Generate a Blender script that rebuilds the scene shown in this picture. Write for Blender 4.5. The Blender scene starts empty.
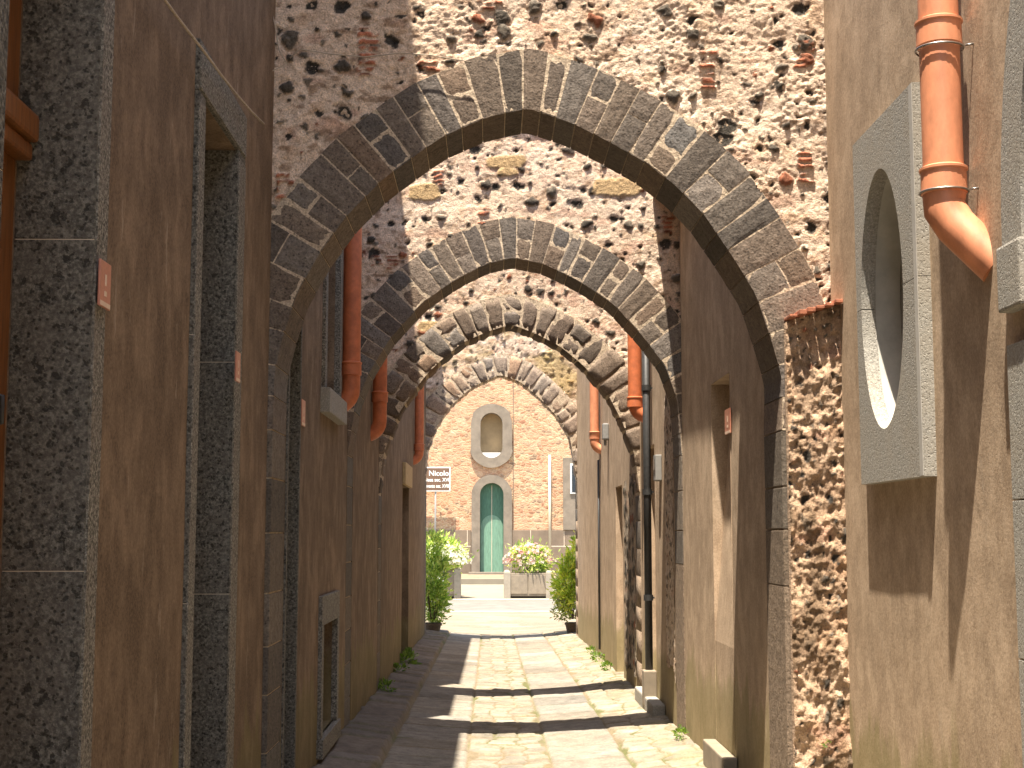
import bpy, bmesh, math, random
import numpy as np
from mathutils import Vector, Matrix
random.seed(7)
R = math.radians
scene = bpy.context.scene
col = scene.collection

# ------------------------------------------------------------------ camera maths (metres, alley runs along +Y)
EYE = Vector((0, 0, 1.55)); F = 1400.0
PITCH = math.atan(151/1400); YAW = math.atan(22/1400)
fw = Vector((math.sin(YAW)*math.cos(PITCH), math.cos(YAW)*math.cos(PITCH), math.sin(PITCH)))
rt = Vector((math.cos(YAW), -math.sin(YAW), 0)); up = rt.cross(fw)
def ray(px, py): return fw*F + rt*(px-512) - up*(py-384)
def at(px, py, Y):
    r = ray(px, py); return EYE + r*(Y/r.y)
def atx(px, py, X):
    r = ray(px, py); return EYE + r*(X/r.x)

# ------------------------------------------------------------------ numpy noise
_tab = np.random.RandomState(3).rand(512, 512)
def vn(x, y, s=0):
    x = np.asarray(x, float)+s*17.31; y = np.asarray(y, float)+s*9.77
    xi = np.floor(x).astype(int); yi = np.floor(y).astype(int)
    fx = x-xi; fy = y-yi; fx = fx*fx*(3-2*fx); fy = fy*fy*(3-2*fy)
    g = lambda a, b: _tab[a % 512, b % 512]
    return (g(xi, yi)*(1-fx)*(1-fy)+g(xi+1, yi)*fx*(1-fy)+g(xi, yi+1)*(1-fx)*fy+g(xi+1, yi+1)*fx*fy)*2-1
def fbm(x, y, o=4, s=0):
    t = 0; a = 1; n = 0
    for k in range(o):
        t = t+a*vn(x*2**k, y*2**k, s+k); n += a; a *= .5
    return t/n
def sstep(a, b, x):
    t = np.clip((x-a)/(b-a), 0, 1); return t*t*(3-2*t)

# ------------------------------------------------------------------ materials
def newmat(name):
    m = bpy.data.materials.new(name); m.use_nodes = True
    nt = m.node_tree; b = nt.nodes['Principled BSDF']
    return m, nt, b
def N(nt, t, **kw):
    n = nt.nodes.new(t)
    for k, v in kw.items():
        if k in n.inputs: n.inputs[k].default_value = v
        else: setattr(n, k, v)
    return n
def ramp(nt, fac, stops):
    r = nt.nodes.new('ShaderNodeValToRGB')
    e = r.color_ramp.elements
    while len(e) < len(stops): e.new(.5)
    for i, (p, c) in enumerate(stops):
        e[i].position = p; e[i].color = (*c, 1) if len(c) == 3 else c
    nt.links.new(fac, r.inputs[0]); return r.outputs[0]
def mapped(nt, scale=(1, 1, 1)):
    tc = N(nt, 'ShaderNodeNewGeometry'); mp = N(nt, 'ShaderNodeMapping')
    mp.inputs['Scale'].default_value = scale
    nt.links.new(tc.outputs['Position'], mp.inputs['Vector']); return mp.outputs[0]
def noise(nt, vec, sc, det=4, rough=.6):
    n = N(nt, 'ShaderNodeTexNoise', Scale=sc, Detail=det, Roughness=rough); nt.links.new(vec, n.inputs['Vector']); return n.outputs['Fac']
def mixc(nt, fac, a, b, mode='MIX'):
    m = nt.nodes.new('ShaderNodeMix'); m.data_type = 'RGBA'; m.blend_type = mode
    for s, v in ((0, fac), (6, a), (7, b)):
        if hasattr(v, 'is_output') or hasattr(v, 'links'): nt.links.new(v, m.inputs[s])
        else: m.inputs[s].default_value = v if s == 0 else (*v, 1)
    return m.outputs[2]
def math_(nt, op, a, b=None):
    m = nt.nodes.new('ShaderNodeMath'); m.operation = op
    for s, v in ((0, a), (1, b)):
        if v is None: continue
        if hasattr(v, 'links'): nt.links.new(v, m.inputs[s])
        else: m.inputs[s].default_value = v
    return m.outputs[0]
def bump(nt, b, h, strength=.5, dist=.01, prev=None):
    bp = N(nt, 'ShaderNodeBump', Strength=strength, Distance=dist)
    nt.links.new(h, bp.inputs['Height'])
    if prev is not None: nt.links.new(prev, bp.inputs['Normal'])
    nt.links.new(bp.outputs[0], b.inputs['Normal']); return bp.outputs[0]

def mat_plaster(name, a, b_, c, moss=1.0, blot=.55):
    m, nt, b = newmat(name)
    v1 = mapped(nt, (6.5, 6.5, 3.8)); v2 = mapped(nt, (1, 1, 1)); v3 = mapped(nt, (18, 18, 12))
    st = noise(nt, v1, 1.0, 5, .62); st2 = noise(nt, v3, 1.0, 4, .6)
    big = noise(nt, v2, .9, 3, .5); fine = noise(nt, v2, 70, 4, .8)
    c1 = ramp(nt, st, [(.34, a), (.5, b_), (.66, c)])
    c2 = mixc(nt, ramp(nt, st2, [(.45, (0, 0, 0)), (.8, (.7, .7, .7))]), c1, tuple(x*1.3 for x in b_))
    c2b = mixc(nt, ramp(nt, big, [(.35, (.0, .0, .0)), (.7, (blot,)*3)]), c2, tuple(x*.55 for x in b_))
    mt = noise(nt, mapped(nt, (5, 5, 3.0)), 1.0, 5, .65)
    c2b = mixc(nt, ramp(nt, mt, [(.50, (0, 0, 0)), (.62, (.75, .75, .75))]), c2b, c)
    mt2 = noise(nt, mapped(nt, (2.6, 2.6, 1.7)), 1.0, 5, .7)
    c2b = mixc(nt, ramp(nt, mt2, [(.52, (0, 0, 0)), (.64, (.7, .7, .7))]), c2b, tuple(x*.85 for x in a))
    c3 = mixc(nt, .35, c2b, ramp(nt, fine, [(.35, tuple(x*.55 for x in b_)), (.65, tuple(min(1, x*1.35) for x in c))]))
    # flaked pale patches and rising damp with a ragged edge
    fl = noise(nt, mapped(nt, (5, 5, 1.2)), 1.6, 6, .75)
    c4 = mixc(nt, ramp(nt, fl, [(.62, (0, 0, 0)), (.66, (.45, .45, .45))]), c3, (.40, .32, .24))
    sp = N(nt, 'ShaderNodeSeparateXYZ'); g = N(nt, 'ShaderNodeNewGeometry'); nt.links.new(g.outputs['Position'], sp.inputs[0])
    zz = math_(nt, 'ADD', math_(nt, 'ADD', sp.outputs['Z'], math_(nt, 'MULTIPLY', sp.outputs['Y'], .015)), math_(nt, 'MULTIPLY', noise(nt, mapped(nt, (4, 4, 1.2)), 1.2, 4), -1.1))
    mo = ramp(nt, zz, [(0, (moss*.6,)*3), (.15, (0, 0, 0))])
    c5 = mixc(nt, mo, c4, (.20, .18, .065))
    nt.links.new(c5, b.inputs['Base Color']); b.inputs['Roughness'].default_value = .95
    b.inputs['Specular IOR Level'].default_value = .15
    p = bump(nt, b, st2, .10, .006)
    p = bump(nt, b, fine, .35, .004, p)
    bump(nt, b, noise(nt, mapped(nt, (2, 2, 1.4)), 2.0, 5), .4, .015, p)
    return m
def mat_lava(name, base, pit=.35, sc=1.0, warm=(0.2, .17, .14), con=1.0):
    m, nt, b = newmat(name)
    v = mapped(nt)
    n1 = noise(nt, v, 45*sc, 5, .75); n2 = noise(nt, v, 5, 4, .6)
    vo = N(nt, 'ShaderNodeTexVoronoi', Scale=48*sc, Randomness=1.0); nt.links.new(v, vo.inputs['Vector'])
    c1 = ramp(nt, noise(nt, v, 80*sc, 3, .8), [(.36, tuple(x*(1-.65*con) for x in base)), (.5, base), (.64, tuple(min(1, x*(1+1.4*con)) for x in base))])
    c2 = mixc(nt, ramp(nt, n2, [(.4, (0, 0, 0)), (.7, (.5, .5, .5))]), c1, warm)
    pm = ramp(nt, vo.outputs['Distance'], [(.12, (1, 1, 1)), (.28, (0, 0, 0))])
    pm2 = ramp(nt, noise(nt, v, 48*sc, 3, .55), [(.57, (0, 0, 0)), (.64, (1, 1, 1))])
    pmx = mixc(nt, 1.0, pm, pm2, 'LIGHTEN')
    c3 = mixc(nt, math_(nt, 'MULTIPLY', pmx, pit), c2, tuple(x*.15 for x in base))
    nt.links.new(c3, b.inputs['Base Color']); b.inputs['Roughness'].default_value = .9
    b.inputs['Specular IOR Level'].default_value = .2
    p = bump(nt, b, n1, .5, .006)
    bp = N(nt, 'ShaderNodeBump', Strength=.6, Distance=.004, invert=True); nt.links.new(pmx, bp.inputs['Height']); nt.links.new(p, bp.inputs['Normal']); nt.links.new(bp.outputs[0], b.inputs['Normal'])
    return m
def mat_attr(name, fine=50, var=.5, bs=.5, pits=0.0, rough=.92):
    m, nt, b = newmat(name)
    at_ = N(nt, 'ShaderNodeAttribute', attribute_name='col')
    v = mapped(nt)
    n1 = noise(nt, v, fine, 5, .7); n2 = noise(nt, v, fine*.22, 4, .65)
    f1 = ramp(nt, n1, [(.28, (1-var,)*3), (.72, (1+var*.7,)*3)])
    c = mixc(nt, 1.0, at_.outputs['Color'], f1, 'MULTIPLY')
    f2 = ramp(nt, n2, [(.3, (1-var*.55, 1-var*.6, 1-var*.62)), (.7, (1+var*.35, 1+var*.3, 1+var*.25))])
    c = mixc(nt, 1.0, c, f2, 'MULTIPLY')
    h = n1
    p = None
    if pits:
        vo = N(nt, 'ShaderNodeTexVoronoi', Scale=38, Randomness=1.0); nt.links.new(v, vo.inputs['Vector'])
        pm = ramp(nt, vo.outputs['Distance'], [(.14, (1, 1, 1)), (.30, (0, 0, 0))])
        c = mixc(nt, math_(nt, 'MULTIPLY', pm, pits), c, (.02, .018, .016))
    nt.links.new(c, b.inputs['Base Color']); b.inputs['Roughness'].default_value = rough
    b.inputs['Specular IOR Level'].default_value = .2
    p = bump(nt, b, n2, bs, .018)
    bump(nt, b, n1, bs, .009, p)
    return m
def mat_simple(name, c, rough=.6, var=.25, sc=20, metal=0, bs=.15, stretch=(1, 1, 1)):
    m, nt, b = newmat(name)
    n1 = noise(nt, mapped(nt, stretch), sc, 5, .65)
    nt.links.new(ramp(nt, n1, [(.3, tuple(x*(1-var) for x in c)), (.7, tuple(min(1, x*(1+var)) for x in c))]), b.inputs['Base Color'])
    b.inputs['Roughness'].default_value = rough; b.inputs['Metallic'].default_value = metal
    bump(nt, b, n1, bs, .004); return m
def mat_leaf(name):
    m, nt, b = newmat(name)
    at_ = N(nt, 'ShaderNodeAttribute', attribute_name='col')
    nt.links.new(at_.outputs['Color'], b.inputs['Base Color']); b.inputs['Roughness'].default_value = .5
    tr = N(nt, 'ShaderNodeBsdfTranslucent'); nt.links.new(mixc(nt, 1, at_.outputs['Color'], (1.3, 1.3, .7), 'MULTIPLY'), tr.inputs['Color'])
    mx = N(nt, 'ShaderNodeMixShader'); mx.inputs[0].default_value = .5
    nt.links.new(b.outputs[0], mx.inputs[1]); nt.links.new(tr.outputs[0], mx.inputs[2])
    nt.links.new(mx.outputs[0], nt.nodes['Material Output'].inputs[0]); return m
def mat_church(name):
    m, nt, b = newmat(name)
    v = mapped(nt, (1, 1, 1.7))
    w = noise(nt, v, 3, 4)
    vo = N(nt, 'ShaderNodeTexVoronoi', Scale=6.0, Randomness=1.0, feature='F1'); 
    mx = N(nt, 'ShaderNodeMix', data_type='VECTOR'); mx.inputs[0].default_value = .12
    nz = N(nt, 'ShaderNodeTexNoise', Scale=7.0, Detail=4.0); nt.links.new(v, nz.inputs['Vector'])
    nt.links.new(v, mx.inputs[4]); nt.links.new(nz.outputs['Color'], mx.inputs[5])
    nt.links.new(mx.outputs[1], vo.inputs['Vector'])
    sp = N(nt, 'ShaderNodeSeparateColor'); nt.links.new(vo.outputs['Color'], sp.inputs[0])
    c = ramp(nt, sp.outputs[0], [(0, (.33, .18, .11)), (.25, (.42, .28, .17)), (.45, (.50, .39, .25)), (.6, (.28, .14, .085)), (.72, (.52, .42, .28)), (.9, (.18, .13, .09)), (1, (.54, .43, .30))])
    vd = N(nt, 'ShaderNodeTexVoronoi', Scale=6.0, Randomness=1.0, feature='DISTANCE_TO_EDGE'); nt.links.new(mx.outputs[1], vd.inputs['Vector'])
    jm = ramp(nt, vd.outputs['Distance'], [(.02, (1, 1, 1)), (.09, (0, 0, 0))])
    c = mixc(nt, math_(nt, 'MULTIPLY', jm, .8), c, (.48, .38, .26))
    n3 = noise(nt, v, 16, 5, .75)
    c = mixc(nt, 1, c, ramp(nt, n3, [(.3, (.55, .5, .45)), (.65, (1.2, 1.2, 1.2))]), 'MULTIPLY')
    big = noise(nt, v, .7, 3)
    c = mixc(nt, ramp(nt, big, [(.4, (0, 0, 0)), (.65, (.6, .6, .6))]), c, (.46, .29, .19))
    c = mixc(nt, 1, c, (1.22, 1.12, 1.06), 'MULTIPLY')
    nt.links.new(c, b.inputs['Base Color']); b.inputs['Roughness'].default_value = .95
    p = bump(nt, b, n3, .9, .05)
    bump(nt, b, vd.outputs['Distance'], .6, .06, p)
    return m

M = {
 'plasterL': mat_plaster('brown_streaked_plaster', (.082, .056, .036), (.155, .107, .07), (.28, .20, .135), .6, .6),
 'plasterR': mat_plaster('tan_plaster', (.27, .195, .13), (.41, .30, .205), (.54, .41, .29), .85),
 'lava': mat_lava('basalt_light', (.17, .16, .135), .5),
 'lavadark': mat_lava('basalt_dark', (.12, .113, .095), .7, .8, (.16, .14, .115), .75),
 'ashlar': mat_lava('grey_bush_hammered_stone', (.30, .285, .25), .18, 1.3, (.33, .29, .23), .35),
 'masonry': mat_attr('lime_rubble', 95, .5, 1.0),
 'vouss': mat_attr('basalt_blocks', 75, .55, .6, .6),
 'paving': mat_attr('basalt_paving', 40, .3, .4),
 'wood': mat_simple('varnished_wood', (.20, .075, .022), .35, .4, 12, stretch=(6, 6, .6)),
 'greendoor': mat_simple('green_painted_wood', (.055, .15, .095), .6, .3, 9, stretch=(4, 4, .5)),
 'greenlight': mat_simple('pale_green_paint', (.14, .27, .19), .6, .25, 9, stretch=(4, 4, .5)),
 'terra': mat_simple('terracotta_orange', (.60, .24, .125), .5, .22, 14, bs=.1, stretch=(1, 1, .5)),
 'terradull': mat_simple('terracotta_weathered', (.50, .14, .055), .5, .25, 12),
 'tile': mat_simple('clay_tile', (.36, .13, .07), .9, .4, 30, bs=.5),
 'steel': mat_simple('zinc_wire', (.35, .34, .32), .4, .2, 60, 1),
 'dark': mat_simple('near_black_fill', (.03, .026, .022), .8, .3, 10),  # near-black colour for deep door leaves and the cellar backing
 'blackpipe': mat_simple('dark_iron', (.03, .03, .03), .5, .4, 30),
 'plaque': mat_simple('red_glazed_tile', (.50, .20, .13), .35, .15, 40),
 'plaquepale': mat_simple('pale_glaze', (.72, .55, .42), .4, .1, 40),
 'cable': mat_simple('grey_cable', (.40, .33, .25), .8, .3, 30),
 'church': mat_church('church_rubble_brick'),
 'churchstone': mat_simple('church_grey_stone', (.20, .165, .125), .9, .22, 3, bs=.4),
 'churchplinth': mat_simple('church_plinth_stone', (.18, .135, .095), .9, .3, 1.2, bs=.4),
 'mortar': mat_simple('pale_mortar', (.62, .52, .40), .95, .1, 30),
 'concrete': mat_simple('planter_concrete', (.24, .195, .14), .9, .2, 6, bs=.4),
 'soil': mat_simple('soil', (.05, .035, .02), 1, .4, 20),
 'white': mat_simple('white_paint', (.75, .74, .70), .5, .05, 10),
 'cream': mat_simple('cream_paint', (.52, .46, .34), .6, .08, 10),
 'signbrown': mat_simple('brown_sign_enamel', (.15, .085, .05), .4, .1, 5),
 'greybox': mat_simple('grey_plastic', (.24, .235, .22), .6, .1, 20),
 'tan': mat_simple('tan_board', (.42, .30, .15), .8, .2, 15),
 'asphalt': mat_simple('street_asphalt', (.15, .14, .12), .9, .25, 3, bs=.3),
 'paleground': mat_simple('pale_stone_pavement', (.42, .37, .30), .9, .15, 2, bs=.3),
 'leaf': mat_leaf('leaves'), 'petal': mat_leaf('petals'),
 'bark': mat_simple('bark', (.12, .085, .055), .9, .3, 30),
 'roof': mat_simple('clay_roof_tiles', (.33, .17, .10), .9, .3, 8),
 'glass': mat_simple('window_glass', (.03, .04, .05), .15, .1, 2),
}

# ------------------------------------------------------------------ object helpers
def tag(o, label=None, cat=None, group=None, kind=None):
    if label: o['label'] = label
    if cat: o['category'] = cat
    if group: o['group'] = group
    if kind: o['kind'] = kind
    return o
def thing(name, loc, label, cat, group=None):
    o = bpy.data.objects.new(name, None); o.empty_display_size = .1; o.location = loc; col.objects.link(o)
    return tag(o, label, cat, group)
def link(name, me, mat, parent=None, smooth=False):
    o = bpy.data.objects.new(name, me); col.objects.link(o)
    if mat is not None: me.materials.append(mat)
    if smooth: me.polygons.foreach_set('use_smooth', [True]*len(me.polygons))
    if parent is not None:
        o.parent = parent
        # geometry is written in world coordinates; rebase it on the parent's location
        p = parent; off = Vector((0, 0, 0))
        while p is not None: off += p.location; p = p.parent
        me.transform(Matrix.Translation(-off))
    return o
def rebase(o, loc):
    """move a single-mesh thing's origin to its base"""
    o.data.transform(Matrix.Translation(-Vector(loc))); o.location = loc; return o
class MB:
    def __init__(s): s.v = []; s.f = []; s.c = []; s.cc = (1, 1, 1)
    def add(s, vs, fs):
        n = len(s.v); s.v += [tuple(x) for x in vs]; s.f += [tuple(i+n for i in f) for f in fs]; s.c += [s.cc]*len(vs)
    def box(s, x0, x1, y0, y1, z0, z1, bev=0):
        if x0 > x1: x0, x1 = x1, x0
        if y0 > y1: y0, y1 = y1, y0
        if z0 > z1: z0, z1 = z1, z0
        if bev <= 0:
            s.add([(x, y, z) for z in (z0, z1) for y in (y0, y1) for x in (x0, x1)],
                  [(0, 2, 3, 1), (4, 5, 7, 6), (0, 1, 5, 4), (2, 6, 7, 3), (0, 4, 6, 2), (1, 3, 7, 5)]); return
        bm = bmesh.new(); bmesh.ops.create_cube(bm, size=1)
        for v in bm.verts: v.co = Vector((x0+(v.co.x+.5)*(x1-x0), y0+(v.co.y+.5)*(y1-y0), z0+(v.co.z+.5)*(z1-z0)))
        bmesh.ops.bevel(bm, geom=bm.edges[:], offset=bev, segments=2, affect='EDGES', profile=.6)
        s.frombm(bm)
    def frombm(s, bm, M_=None):
        bm.verts.index_update(); n = len(s.v)
        vs = [(M_ @ v.co) if M_ else v.co for v in bm.verts]
        s.add(vs, [[v.index for v in f.verts] for f in bm.faces]); bm.free()
    def tube(s, pts, r, seg=12, cap=True):
        pts = [Vector(p) for p in pts]; rs = r if isinstance(r, (list, tuple)) else [r]*len(pts)
        vs = []; fs = []; prev = None
        for i, p in enumerate(pts):
            a = pts[max(0, i-1)]; b = pts[min(len(pts)-1, i+1)]; d = (b-a)
            d = d.normalized() if d.length > 1e-9 else Vector((0, 0, 1))
            if prev is None:
                prev = d.orthogonal().normalized()
            e1 = (prev-d*prev.dot(d)).normalized(); prev = e1; e2 = d.cross(e1)
            for k in range(seg):
                t = 2*math.pi*k/seg; vs.append(p+(e1*math.cos(t)+e2*math.sin(t))*rs[i])
        for i in range(len(pts)-1):
            for k in range(seg):
                a = i*seg+k; b = i*seg+(k+1) % seg; fs.append((a, b, b+seg, a+seg))
        if cap: fs.append(tuple(range(seg))[::-1]); fs.append(tuple((len(pts)-1)*seg+k for k in range(seg)))
        s.add(vs, fs)
    def prism(s, poly, fn, a, b):
        """poly: list of 2d; fn(u,v,w)->xyz; extrude w from a to b"""
        n = len(poly)
        s.add([fn(u, v, a) for u, v in poly]+[fn(u, v, b) for u, v in poly],
              [tuple(range(n)), tuple(range(n, 2*n))[::-1]]+[(i, i+n, (i+1) % n+n, (i+1) % n) for i in range(n)])
    def band(s, inner, outer, fn, a, b, closed=False):
        """ring between two equal length curves, extruded a..b"""
        n = len(inner); m = n if closed else n-1
        vs = [fn(u, v, a) for u, v in inner]+[fn(u, v, a) for u, v in outer]+[fn(u, v, b) for u, v in inner]+[fn(u, v, b) for u, v in outer]
        fs = []
        for i in range(m):
            j = (i+1) % n
            fs += [(i, j, n+j, n+i), (2*n+i, 3*n+i, 3*n+j, 2*n+j), (i, 2*n+i, 2*n+j, j), (n+i, n+j, 3*n+j, 3*n+i)]
        if not closed: fs += [(0, n, 3*n, 2*n), (n-1, 3*n-1, 4*n-1, 2*n-1)]
        s.add(vs, fs)
    def build(s, name, mat, parent=None, smooth=False, attr=False, autos=False):
        me = bpy.data.meshes.new(name); me.from_pydata(s.v, [], s.f)
        if attr:
            a = me.color_attributes.new('col', 'FLOAT_COLOR', 'POINT')
            arr = np.ones((len(s.v), 4)); arr[:, :3] = np.array(s.c); a.data.foreach_set('color', arr.ravel())
        bm = bmesh.new(); bm.from_mesh(me); bmesh.ops.recalc_face_normals(bm, faces=bm.faces); bm.to_mesh(me); bm.free()
        o = link(name, me, mat, parent, smooth)
        if autos:
            try: me.set_sharp_from_angle(angle=R(40))
            except Exception: pass
        return o
def gridmesh(name, P, C_, keep, mat, parent=None, flip=False):
    """P (n,m,3) points, C_ (n,m,3) colours, keep (n-1,m-1) bool"""
    n, m = P.shape[:2]
    I = np.arange(n*m).reshape(n, m)
    q = np.stack([I[:-1, :-1], I[:-1, 1:], I[1:, 1:], I[1:, :-1]], -1)
    if keep is not None: q = q[keep]
    q = q.reshape(-1, 4)
    if flip: q = q[:, ::-1]
    used = np.unique(q); remap = -np.ones(n*m, int); remap[used] = np.arange(len(used)); q = remap[q]
    V = P.reshape(-1, 3)[used]; CC = C_.reshape(-1, 3)[used]
    me = bpy.data.meshes.new(name)
    me.vertices.add(len(V)); me.vertices.foreach_set('co', V.ravel().astype(np.float32))
    me.loops.add(q.size); me.loops.foreach_set('vertex_index', q.ravel().astype(np.int32))
    me.polygons.add(len(q)); me.polygons.foreach_set('loop_start', np.arange(0, q.size, 4, dtype=np.int32))
    me.update(); me.validate()
    a = me.color_attributes.new('col', 'FLOAT_COLOR', 'POINT')
    arr = np.ones((len(V), 4), np.float32); arr[:, :3] = CC; a.data.foreach_set('color', arr.ravel())
    return link(name, me, mat, parent, True)
def join_into(dst, srcs):
    """merge meshes (same parent frame) into dst"""
    bm = bmesh.new(); bm.from_mesh(dst.data)
    for o in srcs:
        bm.from_mesh(o.data)
    bm.to_mesh(dst.data); bm.free()
    for o in srcs:
        me = o.data; bpy.data.objects.remove(o); bpy.data.meshes.remove(me)

# ------------------------------------------------------------------ ground profile
def gz(x, y):
    x = np.asarray(x, float); y = np.asarray(y, float)
    s = -.015*np.minimum(y, 30.0)
    d = .11*(1-np.minimum(1, np.abs(x-.22)/1.45)**1.8)*sstep(34, 29, y)
    return s-d

# ------------------------------------------------------------------ rubble fields
def stones(U, V, cell, prob, rmin, rmax, seed):
    rs = np.random.RandomState(seed)
    T = rs.rand(64, 64, 6)
    ci = np.floor(U/cell).astype(int); cj = np.floor(V/cell).astype(int)
    best = np.full(U.shape, 9.0); bid = np.zeros(U.shape)
    wu = U+.022*fbm(U*26, V*26, 3, seed); wv = V+.022*fbm(U*26, V*26, 3, seed+5)
    for a in (-1, 0, 1):
        for b in (-1, 0, 1):
            i = ci+a; j = cj+b; t = T[i % 64, j % 64]
            cx = (i+.2+.6*t[..., 0])*cell; cy = (j+.2+.6*t[..., 1])*cell
            r = rmin+(rmax-rmin)*t[..., 2]**2; ang = (t[..., 3]-.5)*1.6; asp = .62+.38*t[..., 4]
            dx = wu-cx; dy = wv-cy
            x_ = dx*np.cos(ang)+dy*np.sin(ang); y_ = (-dx*np.sin(ang)+dy*np.cos(ang))/asp; x_ = x_+.25*np.abs(y_)*(t[..., 3]-.5)*4
            q = (np.abs(x_)**1.7+np.abs(y_)**1.7)**(1/1.7)/r
            q = np.where(t[..., 5] < prob, q, 9.0)
            m = q < best; best = np.where(m, q, best); bid = np.where(m, t[..., 0]*7+t[..., 1]*13+t[..., 3]*5, bid)
    return best, bid % 1.0
def lerp(a, b, t): return a+(b-a)*t[..., None]
def rubble(U, V, seed, amp=1.0, cell=.165, prob=.58, r=(.024, .068), bricks=(), yellows=(), plaster=(.74, .575, .435), moss=0):
    pl = np.array(plaster)
    wu_ = U+.02*fbm(U*9, V*9, 3, seed+14); wv_ = V+.02*fbm(U*9, V*9, 3, seed+15)
    cr = np.abs(fbm(wu_*11, wv_*17, 3, seed+2)); cr2 = np.abs(fbm(wu_*27, wv_*38, 3, seed+4))
    den = .3+.9*sstep(-.3, .35, fbm(U*2.5, V*2.5, 2, seed+12))
    h = .009*fbm(U*4, V*5, 4, seed)+(.010*np.minimum(cr, .35)**.6+.008*np.minimum(cr2, .3)**.6)*den+.003*fbm(U*60, V*70, 2, seed+5)
    rough = sstep(-.45, .35, fbm(U*1.3, V*1.3, 3, seed+9))
    h = h*(.55+.7*rough)
    C_ = lerp(np.broadcast_to(pl, U.shape+(3,)), np.broadcast_to(pl*np.array([1.12, 1.16, 1.2]), U.shape+(3,)), sstep(-.3, .5, fbm(U*3, V*3, 4, seed+3)))
    C_ = lerp(C_, np.broadcast_to(pl*np.array([.80, .70, .60]), U.shape+(3,)), .7*sstep(.1, .6, fbm(U*6, V*9, 4, seed+6)))
    C_ = lerp(C_, np.broadcast_to(np.array([.50, .27, .19]), U.shape+(3,)), .45*sstep(.28, .5, fbm(U*4, V*10, 3, seed+16)))
    C_ = lerp(C_, np.broadcast_to(np.array([.30, .195, .125]), U.shape+(3,)), .75*sstep(.22, .5, fbm(U*13, V*24, 4, seed+18)))
    big = np.zeros(U.shape)
    for (cc, pp, rr, sd, hh) in ((cell, prob, r, seed+20, .020), (cell*.50, .42, (r[0]*.45, r[1]*.45), seed+31, .010)):
        q, idd = stones(U, V, cc, pp, rr[0], rr[1], sd)
        mk = sstep(1.04, .86, q)*(1-big); big = np.maximum(big, sstep(1.3, 1.1, q))
        dk = .04+(.12 if cc == cell else .22)*idd[..., None]**2*np.array([1.15, .96, .74])+np.array([.014, .008, .0])
        red = (idd > .955)[..., None]
        dk = np.where(red, np.array([.30, .12, .07]), dk)
        dk = dk*(1+.35*fbm(U*60, V*60, 2, seed+8))[..., None]
        C_ = C_*(1-mk[..., None])+dk*mk[..., None]
        lip = np.exp(-((q-1.12)/.10)**2)
        sgn = np.where(idd > .35, 1.0, -.8)
        h = h*(1-.5*mk)+mk*sgn*hh*np.clip(1.15-q**2, 0, 1)-lip*.010*(q < 5)+mk*.005*fbm(U*50, V*50, 2, seed+1)
    for (u, v, w, hgt) in bricks:
        uu = (U-u)/(w/2)+.65*fbm(U*9, V*26, 2, seed+40); vv = (V-v)/(hgt/2)
        m_ = sstep(1.05, .9, np.abs(uu))*sstep(1.05, .92, np.abs(vv))
        ph = ((V-v)/.043+.5*fbm(U*11, V*6, 3, seed+45)) % 1.0
        bk = m_*sstep(.05, .16, ph)*sstep(.78, .66, ph)*sstep(-.25, .05, fbm(U*17, V*23, 3, seed+44))
        bc = np.array([.44, .17, .10])*(1+.8*fbm(U*7, V*23, 2, seed+41))[..., None]
        C_ = C_*(1-bk[..., None])+bc*bk[..., None]; h = h*(1-.7*bk)+.016*bk
    for (u, v, w, hgt) in yellows:
        q = (np.abs((U-u)/(w/2))**4+np.abs((V-v)/(hgt/2))**4)**.25+.22*fbm(U*12, V*12, 3, seed+50)
        m_ = sstep(1.05, .9, q); yc = np.array([.52, .37, .20])*(1+.2*fbm(U*20, V*20, 3, seed))[..., None]
        C_ = C_*(1-m_[..., None])+yc*m_[..., None]; h = h*(1-.6*m_)+.01*m_
    if moss:
        mm = moss*sstep(-.3, .4, fbm(U*2.2, V*3, 4, seed+60))
        C_ = lerp(C_, np.broadcast_to(np.array([.40, .30, .13]), U.shape+(3,)), mm)
    return h*amp, C_

# ------------------------------------------------------------------ arches
XL, XR = -1.27, 1.71
class Curve:
    """smooth curve through measured intrados points, right springing -> apex -> left springing"""
    def __init__(s, pts, sm=2.0):
        p = np.array(pts, float); d = np.r_[0, np.cumsum(np.hypot(*(p[1:]-p[:-1]).T))]
        t = np.linspace(0, d[-1], 401); q = np.stack([np.interp(t, d, p[:, 0]), np.interp(t, d, p[:, 1])], 1)
        k = int(12*sm); w = np.hanning(2*k+3)[1:-1]; w /= w.sum()
        pad = np.concatenate([2*q[0]-q[k+1:0:-1], q, 2*q[-1]-q[-2:-k-3:-1]])
        q = np.stack([np.convolve(pad[:, c], w, 'same')[k+1:-k-1] for c in (0, 1)], 1)
        q[0] = p[0]; q[-1] = p[-1]
        s.q = q; s.d = np.r_[0, np.cumsum(np.hypot(*(q[1:]-q[:-1]).T))]; s.L = s.d[-1]
        tg = np.gradient(q, axis=0); tg = np.stack([np.convolve(np.pad(tg[:, c], 24, 'edge'), np.ones(49)/49, 'valid') for c in (0, 1)], 1)
        tg[:6] = (0, 1); tg[-6:] = (0, -1)
        tg /= np.linalg.norm(tg, axis=1)[:, None]; s.n = np.stack([tg[:, 1], -tg[:, 0]], 1)
    def at(s, t, r):
        x = np.interp(t, s.d, s.q[:, 0]); z = np.interp(t, s.d, s.q[:, 1]); a = np.interp(t, s.d, s.n[:, 0]); b = np.interp(t, s.d, s.n[:, 1])
        return x+a*r, z+b*r
    def poly(s, r, n=80): return [s.at(s.L*i/n, r) for i in range(n+1)]
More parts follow.
